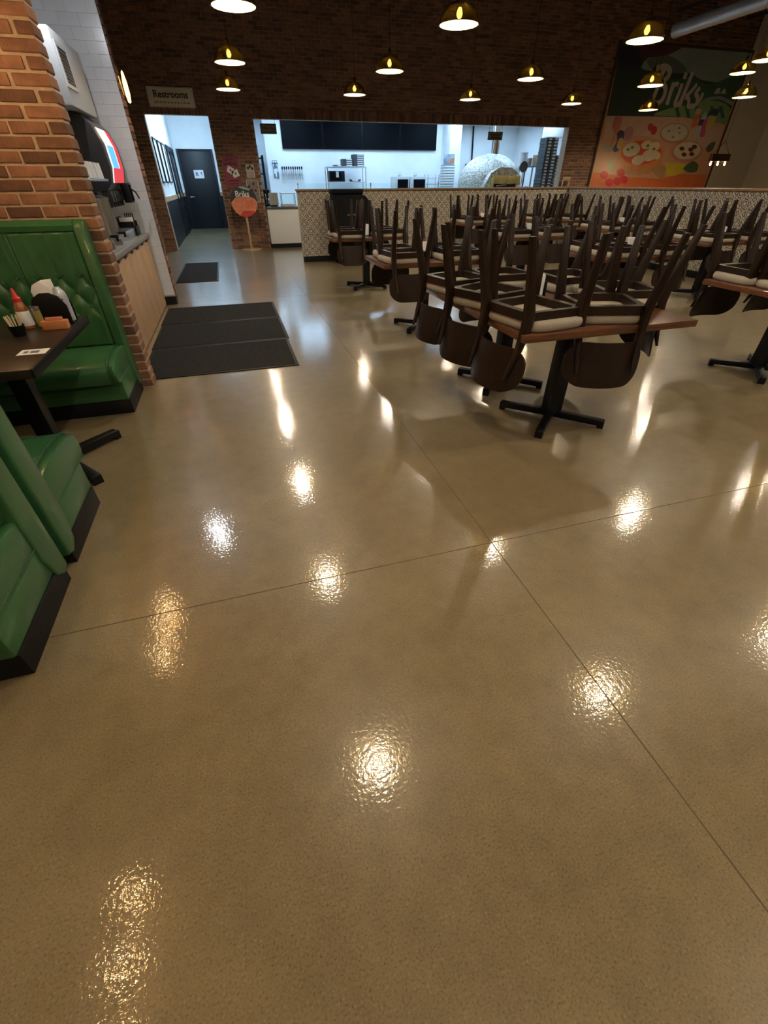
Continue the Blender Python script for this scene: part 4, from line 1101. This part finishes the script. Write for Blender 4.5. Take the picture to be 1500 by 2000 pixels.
# shelving with pans, left of the towers
x0, x1, z0, z1 = px_box(1030, 324, 1056, 327, 15.6)
t = thing('pan_shelf', 'blue-grey steel shelf of pans and jars beside the pizza oven', 'shelf', ((x0+x1)/2, 15.9, 0)); hw = (x1-x0)/2
MB().box(-hw, hw, -.2, .2, z1-.03, z1, .003).build('board', mat('blue_steel', (.12, .2, .28), .4), t)
MB().box(-hw, hw, -.2, .2, .95, .98, .003).build('board', MATS['blue_steel'], t)
for s in (-1, 1): MB().box(s*hw-.02, s*hw+.02, -.2, -.16, 0, z1).box(s*hw-.02, s*hw+.02, .16, .2, 0, z1).build('upright', M_STEEL, t, smooth=False)
for k, (dx, r, hgt, m, nm, lab) in enumerate(((-.26, .13, .34, M_ICE, 'plastic_tub', 'tall clear tub on the pan shelf'), (-.02, .09, .2, M_CHROME, 'steel_pot', 'steel pot on the pan shelf'), (.24, .12, .28, M_TAN, 'flour_bin', 'tan bin on the pan shelf'))):
    tag(MB().lathe([(0, 0), (r, 0), (r*1.05, hgt*.9), (r*1.1, hgt*.92), (r*1.1, hgt), (0, hgt)], 20).build(nm, m, None, ((x0+x1)/2+dx, 15.9, z1)), lab, 'container')
for k, (dx, hgt) in enumerate(((-.3, .22), (0, .3), (.28, .18))):
    tag(MB().lathe([(0, 0), (.09, 0), (.095, hgt*.8), (.06, hgt*.9), (.06, hgt), (0, hgt)], 16).build('storage_jar', [M_BLACK, M_ICE, M_BLACK][k], None, ((x0+x1)/2+dx, 15.9, .98)), ['short dark jar', 'tall pale jar', 'squat dark jar'][k] + ' below the pan shelf', 'jar')
a = aty(1022, 326, 15.2)
t = thing('hanging_ladle', 'round dark pan hung by its handle beside the oven dome', 'pan', (a.x, 15.2, a.z))
MB().lathe([(0, 0), (.13, 0), (.14, .03), (.13, .03), (.12, .01), (0, .01)], 24).build('pan', mat('dark_pan', (.10, .09, .10), .4, metal=.4), t, rot=(PI/2, 0, 0))
MB().cyl((0, -.015, -.12), (0, -.015, -.40), .014).build('handle', M_CHROME, t)
x0, x1, z0, z1 = px_box(1076, 245, 1104, 268, 16.2)  # white box added in place of a bright opening to another white area
tag(MB().box(x0, x1, 16.2, 16.6, z0, z1, .01).build('bright_opening_box', M_PAPER), 'white box standing in for a bright opening above the pizza box towers', 'cabinet')
# wooden frame at the end of the opening
a = aty(1097, 366, 14.0); b = aty(1116, 345, 14.0)
t = thing('wooden_high_chair', 'pale wooden high chair frame by the end of the kitchen opening', 'high chair', ((a.x+b.x)/2, 13.9, 0)); hw = (b.x-a.x)/2; hz = b.z
for sx in (-1, 1):
    MB().quadbar((sx*hw, -.2, 0), (sx*hw*.8, -.12, hz*.62), .03, .03, .03, .03).build('front_leg', M_TAN, t)
    MB().quadbar((sx*hw, .25, 0), (sx*hw*.8, .12, hz), .03, .03, .03, .03).build('rear_leg', M_TAN, t)
MB().box(-hw*.85, hw*.85, -.13, .14, hz*.58, hz*.61, .004).build('seat', M_TAN, t)
MB().box(-hw*.85, hw*.85, .10, .14, hz-.08, hz, .004).build('top_rail', M_TAN, t)
MB().box(-hw*.95, hw*.95, -.2, -.16, .25, .29, .004).build('foot_rail', M_TAN, t)
# shelving and machine at the order end
t = thing('wire_rack_unit', 'black wire shelving loaded with supplies at the far end of the kitchen', 'shelving', (1.12, 20.6, 0))
for sx in (-.42, .42):
    for sy in (-.22, .22): MB().cyl((sx, sy, 0), (sx, sy, 2.2), .025, n=8).build('post', M_BLACK, t)
for k, z in enumerate((.3, .75, 1.2, 1.65, 2.1)): MB().box(-.45, .45, -.25, .25, z, z+.03).build('shelf', M_BLACK, t, smooth=False)
for k, (dx, z, w_, h_, m, nm, lab) in enumerate(((-.18, 1.23, .3, .38, M_ICE, 'storage_box', 'grey box on the shelf below the red tub'), (-.2, 1.68, .26, .36, M_RED, 'red_tub', 'bright red tub on the black wire shelving'), (.2, 1.68, .3, .3, mat('blue_grey_plastic', (.25, .32, .40), .5), 'blue_crate', 'blue-grey crate beside the red tub'), (.15, .78, .4, .3, M_PAPER, 'paper_pack', 'white pack low on the black wire shelving'), (0, 2.13, .6, .35, mat('blue_grey_plastic', (.25, .32, .40), .5), 'top_crate', 'wide crate on top of the black wire shelving'))):
    tag(MB().box(-w_/2, w_/2, -.2, .2, 0, h_, .02).box(-w_/2-.01, w_/2+.01, -.21, .21, h_-.04, h_-.01, .004).build(nm, m, None, (1.12+dx, 20.6, z)), lab, 'container')
t = thing('card_terminal', 'dark card terminal with a tilted screen on the order counter', 'terminal', (1.22, 14.25, .91))
MB().box(-.09, .09, -.07, .09, 0, .03, .008).build('base', M_BLACK, t)
MB().prism([(-.05, .03), (.02, .03), (.11, .26), (.04, .29)], 'X', -.12, .12, .006).build('screen', mat('grey_screen_back', (.20, .19, .19), .4), t)
t = thing('pastry_case', 'small glass pastry case on the order counter', 'display case', (1.58, 14.3, .91))
MB().box(-.17, .2, -.2, .2, 0, .05, .006).build('base', M_ICE, t)
MB().box(-.165, .195, -.198, -.19, .05, .27).box(-.165, -.157, -.19, .2, .05, .27).box(.187, .195, -.19, .2, .05, .27).build('glass', M_GLASS, t, smooth=False)
MB().box(-.17, .2, -.2, .2, .27, .29, .004).build('lid', M_STEEL, t)
t = thing('coffee_machine', 'black coffee machine on the order counter by the brick jamb', 'coffee machine', (1.03, 14.5, .91))
MB().box(-.06, .12, -.12, .12, 0, .05, .006).box(-.06, .0, -.12, .12, .05, .34, .008).box(-.06, .12, -.12, .12, .27, .36, .008).build('body', M_BLACK, t)
MB().lathe([(0, 0), (.045, 0), (.05, .09), (.03, .11), (0, .11)], 16, (.06, 0, .05)).build('jug', M_CHROME, t)

# black covered cart at the half wall
t = thing('covered_cart', 'tall black covered cart with metal latches against the tiled half wall', 'cart', (2.40, 10.72, 0))
MB().box(-.32, .30, -.18, .2, .06, 1.22, .02).build('cover', M_CLOTH, t)
MB().box(-.33, .31, -.2, .22, 1.22, 1.30, .025, 3).build('lid', M_CLOTH, t)
MB().prism([(.30, .1), (.44, .1), (.44, 1.05), (.41, 1.15), (.36, 1.19), (.30, 1.2)], 'Y', -.12, .18, .015).build('side_pocket', M_CLOTH, t)
for x in (-.05, .08): MB().box(x, x+.06, -.195, -.175, .86, .885, .004).build('latch', M_CHROME, t)
for x in (-.26, .24):
    for y in (-.13, .15): MB().cyl((x-.015, y, .03), (x+.015, y, .03), .03, n=12).build('caster', M_RUBB, t)

# =================================================================== MURAL
YM = YB-.035
mu = thing('painted_sign_wall', 'tall painted mural of pizzas, hills and script lettering on the brick wall', 'mural', ((MX0+MX1)/2, YB, 1.1))
ox, oz = (MX0+MX1)/2, 1.1
MB().box(MX0-ox, MX1-ox, -.03, .012, 0, MZ-oz).build('panel', mat('peach_paint', (.58, .33, .21), .28, var=.06, vscale=2), mu, smooth=False)
MB().box(MX0-.06-ox, MX0-ox, -.05, .012, -.05, MZ+.05-oz, .005).box(MX1-ox, MX1+.06-ox, -.05, .012, -.05, MZ+.05-oz, .005).box(MX0-ox, MX1-ox, -.05, .012, MZ-oz, MZ+.06-oz, .005).build('frame', wood_mat('dark_trim_wood', (.05, .03, .015), (.10, .06, .03), 'Z', .5), mu)
LAY = [0]
def P8(x, y): p = aty(1130+x/4.054, 60+y/4.054, YM); return (min(max(p.x, MX0+.002), MX1-.002)-ox, min(max(p.z, oz+.002), MZ-.002)-oz)
def P5(x, y): p = aty(1200+x/5.357, 80+y/5.357, YM); return (p.x-ox, p.z-oz)
def P6(x, y): p = aty(1140+x/5.357, 210+y/5.357, YM); return (p.x-ox, p.z-oz)
SMOOTH = {'sage_leaf', 'dark_vase', 'salad_leaves', 'herb_sprig', 'board_handle', 'yellow_cloth', 'grey_cloud', 'teal_sky', 'green_hills', 'leaf_field', 'maroon_cloud', 'navy_patch', 'dark_leaves', 'pineapple', 'red_goblet', 'blue_bottle', 'pink_bottle', 'blue_stream'}
def closed_curve(q):
    n_ = len(q); out = []
    cl = lambda v, a, b: min(max(v, a), b)
    for i in range(n_):
        p0, p1, p2, p3 = (Vector(q[(i+k) % n_]) for k in (-1, 0, 1, 2))
        for k in range(4):
            t_ = k/4; v = .5*((2*p1)+(-p0+p2)*t_+(2*p0-5*p1+4*p2-p3)*t_*t_+(-p0+3*p1-3*p2+p3)*t_**3)
            v = p1.lerp(p2, t_)*.35+v*.65
            out.append((cl(v.x, MX0-ox+.002, MX1-ox-.002), cl(v.y, .002, MZ-oz-.002)))
    return out
def paint(nm, pts, col):
    LAY[0] += 1; d = -.03-.00015*LAY[0]
    if nm in SMOOTH: pts = closed_curve(pts)
    key = 'paint_%02d_%02d_%02d' % tuple(int(c*99) for c in col)
    m = mat(key, col, .28, var=.08, vscale=5)
    b2 = bmesh.new(); vs = [b2.verts.new((x, d, z)) for x, z in pts]; vb = [b2.verts.new((x, -.03, z)) for x, z in pts]
    f = b2.faces.new(vs); f.normal_update(); k = len(pts)
    for i in range(k): b2.faces.new((vs[i], vb[i], vb[(i+1) % k], vs[(i+1) % k]))
    bmesh.ops.triangulate(b2, faces=[f])
    bmesh.ops.recalc_face_normals(b2, faces=b2.faces)
    return MB().add(b2).build(nm, m, mu, smooth=False)
def ell(Pf, cx, cy, rx, ry, rot=0, n=24): return [Pf(cx+rx*math.cos(a)*math.cos(rot)-ry*math.sin(a)*math.sin(rot), cy+rx*math.cos(a)*math.sin(rot)+ry*math.sin(a)*math.cos(rot)) for a in [2*PI*k/n for k in range(n)]]
A = lambda *q: [P8(*p) for p in q]
paint('dark_hillside', A((330, -60), (1430, 20), (1160, 740), (830, 682), (222, 674)), (.035, .055, .045))
paint('teal_sky', A((720, 60), (1430, 60), (1330, 352), (1220, 368), (1100, 408), (960, 385), (880, 335), (700, 335), (500, 300), (560, 210), (720, 190)), (.26, .33, .32))
paint('maroon_cloud', A((480, 60), (840, 60), (820, 135), (700, 195), (520, 215), (440, 200)), (.10, .03, .04))
paint('navy_patch', A((335, 130), (480, 150), (500, 250), (470, 300), (330, 320)), (.03, .03, .06))
paint('grey_cloud', A((540, 230), (700, 195), (800, 240), (860, 320), (700, 340), (600, 330)), (.13, .15, .14))
paint('green_hills', A((640, 610), (720, 400), (820, 380), (900, 362), (1000, 420), (1100, 407), (1220, 358), (1330, 352), (1265, 540), (1120, 520), (980, 545), (860, 600)), (.04, .12, .07))
paint('blue_stream', A((960, 560), (1040, 525), (1130, 520), (1225, 560), (1210, 590), (1120, 545), (1040, 548)), (.22, .36, .34))
paint('leaf_field', A((600, 670), (640, 640), (760, 605), (900, 585), (1020, 550), (1120, 560), (1200, 610), (1165, 735), (900, 690), (830, 680)), (.22, .36, .16))
for x in (760, 840, 920, 1040, 1110): paint('leaf_stripe', A((x, 600), (x+28, 596), (x+50, 690), (x+22, 695)), (.04, .13, .10))
paint('pale_tabletop', A((222, 676), (830, 684), (1158, 742), (1090, 940), (780, 880), (500, 830), (200, 850)), (.60, .42, .33))
paint('orange_tabletop', A((118, 1120), (420, 1160), (640, 1172), (800, 1136), (1020, 1142), (975, 1262), (84, 1250)), (.66, .17, .06))
paint('yellow_cloth', A((690, 1050), (860, 1058), (830, 1120), (800, 1136), (700, 1150)), (.62, .50, .05))
paint('sage_leaf', A((190, 910), (240, 900), (285, 930), (240, 970), (200, 950)), (.32, .36, .22))
paint('sage_leaf', A((225, 1060), (290, 1000), (300, 1090), (260, 1120)), (.34, .38, .24))
B6 = lambda cx, cy, rx, ry, rot=0: ell(P6, cx, cy, rx, ry, rot)
paint('cutting_board', B6(560, 590, 260, 120, -.05), (.55, .27, .13))
paint('board_handle', [P6(*p) for p in ((700, 640), (830, 600), (870, 650), (835, 730), (790, 745), (740, 690))], (.42, .26, .13))
paint('pizza_crust', B6(600, 490, 235, 150, -.12), (.66, .26, .09))
paint('pizza_sauce', B6(602, 472, 210, 125, -.12), (.60, .09, .03))
for cx, cy, rx, ry in ((500, 440, 95, 70), (660, 390, 60, 42), (740, 410, 62, 45), (570, 550, 70, 48), (690, 500, 85, 60), (760, 500, 45, 45)): paint('mozzarella', B6(cx, cy, rx, ry, -.4), (.66, .60, .46))
for cx, cy in ((465, 440), (508, 418), (672, 400), (735, 435)): paint('basil_leaf', B6(cx, cy, 18, 13, -.6), (.10, .20, .04))
paint('pizza_crust', B6(950, 270, 155, 108, -.1), (.45, .25, .17)); paint('pizza_cheese', B6(952, 262, 138, 90, -.1), (.58, .55, .47))
for cx, cy in ((890, 245), (1000, 215), (1003, 265), (935, 310)): paint('olive_slice', B6(cx, cy, 15, 9, -.5), (.18, .18, .12))
paint('pizza_crust', B6(1080, 460, 165, 115, -.15), (.48, .24, .16)); paint('pizza_cheese', B6(1083, 450, 142, 92, -.15), (.60, .56, .48))
for cx, cy in ((1028, 430), (1050, 492), (1130, 488), (1120, 440), (1158, 412)): paint('pepperoni', B6(cx, cy, 27, 22), (.14, .02, .015))
for cx, cy in ((215, 705), (390, 680), (268, 785), (350, 770), (420, 755)): paint('tomato', B6(cx, cy, 40, 42), (.60, .03, .04))
paint('strawberry', B6(700, 205, 28, 42, .2), (.55, .05, .06)); paint('strawberry', B6(735, 240, 30, 50, .3), (.50, .05, .06))
paint('juice_glass', [P6(*p) for p in ((1120, 225), (1165, 75), (1220, 70), (1185, 190))], (.66, .20, .08)); paint('glass_rim', [P6(*p) for p in ((1165, 75), (1185, 5), (1235, 20), (1220, 70))], (.60, .45, .35))
paint('blue_bottle', [P6(*p) for p in ((1150, 300), (1195, 190), (1255, 60), (1290, 70), (1225, 300), (1190, 312))], (.42, .56, .56)); paint('bottle_band', [P6(*p) for p in ((1190, 190), (1215, 125), (1265, 125), (1240, 190))], (.08, .05, .22))
paint('pink_bottle', [P6(*p) for p in ((1210, 300), (1250, 150), (1310, 115), (1260, 300))], (.55, .10, .25)); paint('pineapple', [P6(*p) for p in ((1270, 240), (1310, 95), (1385, 100), (1340, 220))], (.60, .45, .16))
paint('dark_leaves', [P6(*p) for p in ((1290, 95), (1330, 20), (1420, 20), (1390, 90), (1350, 75))], (.03, .07, .10))
paint('red_goblet', [P6(*p) for p in ((300, 200), (330, 95), (405, 95), (380, 210), (330, 280))], (.55, .20, .15)); paint('goblet_stem', [P6(*p) for p in ((325, 270), (338, 270), (290, 430), (270, 430))], (.55, .25, .2))
paint('dark_vase', [P6(*p) for p in ((305, 440), (350, 350), (350, 270), (390, 235), (425, 260), (420, 310), (370, 440), (330, 470))], (.07, .05, .15)); paint('vase_spot', B6(380, 375, 30, 62, .3), (.60, .42, .16)); paint('mauve_oval', B6(470, 272, 45, 78, .35), (.45, .24, .26))
paint('salad_leaves', [P6(*p) for p in ((1040, 640), (1090, 590), (1150, 560), (1200, 600), (1180, 670), (1100, 680))], (.07, .12, .05))
paint('herb_sprig', [P6(*p) for p in ((1280, 430), (1330, 370), (1380, 360), (1350, 440), (1300, 470))], (.08, .12, .07))
for q in (((1040, 555), (1075, 495), (1110, 490), (1100, 550)), ((1110, 550), (1145, 500), (1165, 505), (1160, 545), (1175, 555))): paint('white_house', [P5(*p) for p in q], (.52, .48, .44))
# brush script lettering
def stroke(pts, w):
    LAY[0] += 1; d = -.032-.00015*LAY[0]
    q = [Vector((*P5(*p), 0)) for p in pts]
    # Catmull-Rom resample
    out = []
    for i in range(len(q)-1):
        p0, p1, p2, p3 = q[max(i-1, 0)], q[i], q[i+1], q[min(i+2, len(q)-1)]
        for k in range(6):
            s = k/6; out.append(.5*((2*p1)+(-p0+p2)*s+(2*p0-5*p1+4*p2-p3)*s*s+(-p0+3*p1-3*p2+p3)*s**3))
    out.append(q[-1]); b2 = bmesh.new(); L_, R2 = [], []
    for i, p in enumerate(out):
        t_ = (out[min(i+1, len(out)-1)]-out[max(i-1, 0)]).normalized(); nrm = Vector((-t_.y, t_.x, 0))*w/2
        L_.append(b2.verts.new((p.x+nrm.x, d, p.y+nrm.y))); R2.append(b2.verts.new((p.x-nrm.x, d, p.y-nrm.y)))
    for i in range(len(out)-1): b2.faces.new((L_[i], L_[i+1], R2[i+1], R2[i]))
    e = bmesh.ops.extrude_face_region(b2, geom=list(b2.faces)); bmesh.ops.translate(b2, verts=[v for v in e['geom'] if isinstance(v, bmesh.types.BMVert)], vec=(0, .006, 0))
    bmesh.ops.recalc_face_normals(b2, faces=b2.faces)
    MB().add(b2).build('script_stroke', mat('pale_lettering', (.56, .50, .45), .35), mu, smooth=False)
LW = .12
for pts_, f_ in (
    ([(515, 300), (480, 410), (435, 530), (385, 640)], 1), ([(400, 345), (450, 285), (530, 268), (580, 310), (560, 375), (505, 425), (470, 440)], 1),
    ([(470, 440), (530, 480), (520, 570), (480, 635), (430, 655), (395, 630)], 1),
    ([(622, 432), (588, 535), (548, 668)], 1), ([(572, 600), (606, 500), (645, 448), (668, 462)], .75),
    ([(708, 445), (668, 560), (634, 648), (650, 672), (688, 640)], .9), ([(750, 335), (728, 398)], 1),
    ([(820, 325), (765, 460), (712, 590), (680, 688)], 1), ([(862, 452), (800, 530), (742, 582)], .8), ([(742, 582), (776, 612), (772, 688), (800, 680)], .8),
    ([(895, 488), (852, 545), (868, 592), (862, 648), (818, 686), (792, 668)], .9), ([(862, 648), (902, 602), (926, 542)], .8)):
    stroke(pts_, LW*f_)

# =================================================================== ROOF: duct and joists
t = thing('air_duct', 'long round grey metal duct hung under the dark ceiling', 'duct', (10.50, 0, 4.12))
MB().cyl((0, 11.92, 0), (0, -3.9, 0), .125, n=32).build('tube', mat('galvanised_metal', (.62, .67, .74), .35, metal=.45, var=.1, vscale=3), t)
for k in range(13): MB().tube([(0, 11.92-k*1.25, 0), (0, 11.87-k*1.25, 0)], .131, 32).build('joint_band', MATS['galvanised_metal'], t)
for k in range(6): MB().cyl((0, 11-k*2.6, .12), (0, 11-k*2.6, CZ-4.12), .008, n=6).build('hanger_rod', M_BLACK, t)
M_JO = mat('dark_painted_steel', (.035, .030, .027), .6)
for k, x in enumerate((-1.0, 1.4, 3.8, 6.2, 8.9, 12.4, 14.8)):
    t = thing('roof_joist', 'dark open web steel joist under the ceiling', 'joist', (x, 0, CZ-.45), 0, 'ceiling joists')
    MB().box(-.05, .05, -3.9, YB-.02, 0, .05).build('bottom_chord', M_JO, t, smooth=False)
    MB().box(-.05, .05, -3.9, YB-.02, .40, .45).build('top_chord', M_JO, t, smooth=False)
    y = -3.8; up = True
    wbm = MB()
    while y < YB-.6:
        wbm.cyl((0, y, .04 if up else .41), (0, y+.45, .41 if up else .04), .014, n=6); y += .45; up = not up
    wbm.build('web', M_JO, t, smooth=False)


# lamps outside the picture (known from their reflections in the floor) or hidden by the kitchen header
def in_picture(p):
    v = Vector(p) - Vector((0, 0, CH)); dz = v.dot(_fw)
    if dz <= .05: return False
    x, y = 750+FPX*v.dot(RT)/dz, 1000+FPX*v.dot(DN)/dz
    return -25 < x < 1525 and -25 < y < 2025
for o in [o for o in COL.objects if o.parent is None]:
    base = o.name.split('.')[0]
    if base in ('pendant_lamp', 'linear_pendant', 'spot_lamp'):
        if in_picture(o.location): continue
    elif base != 'ceiling_light_panel': continue
    o.name = base + '_offscreen'
    for ch in o.children:
        cb = ch.name.split('.')[0]
        if cb in ('bulb', 'panel', 'lens'): ch.name = cb + '_offscreen'
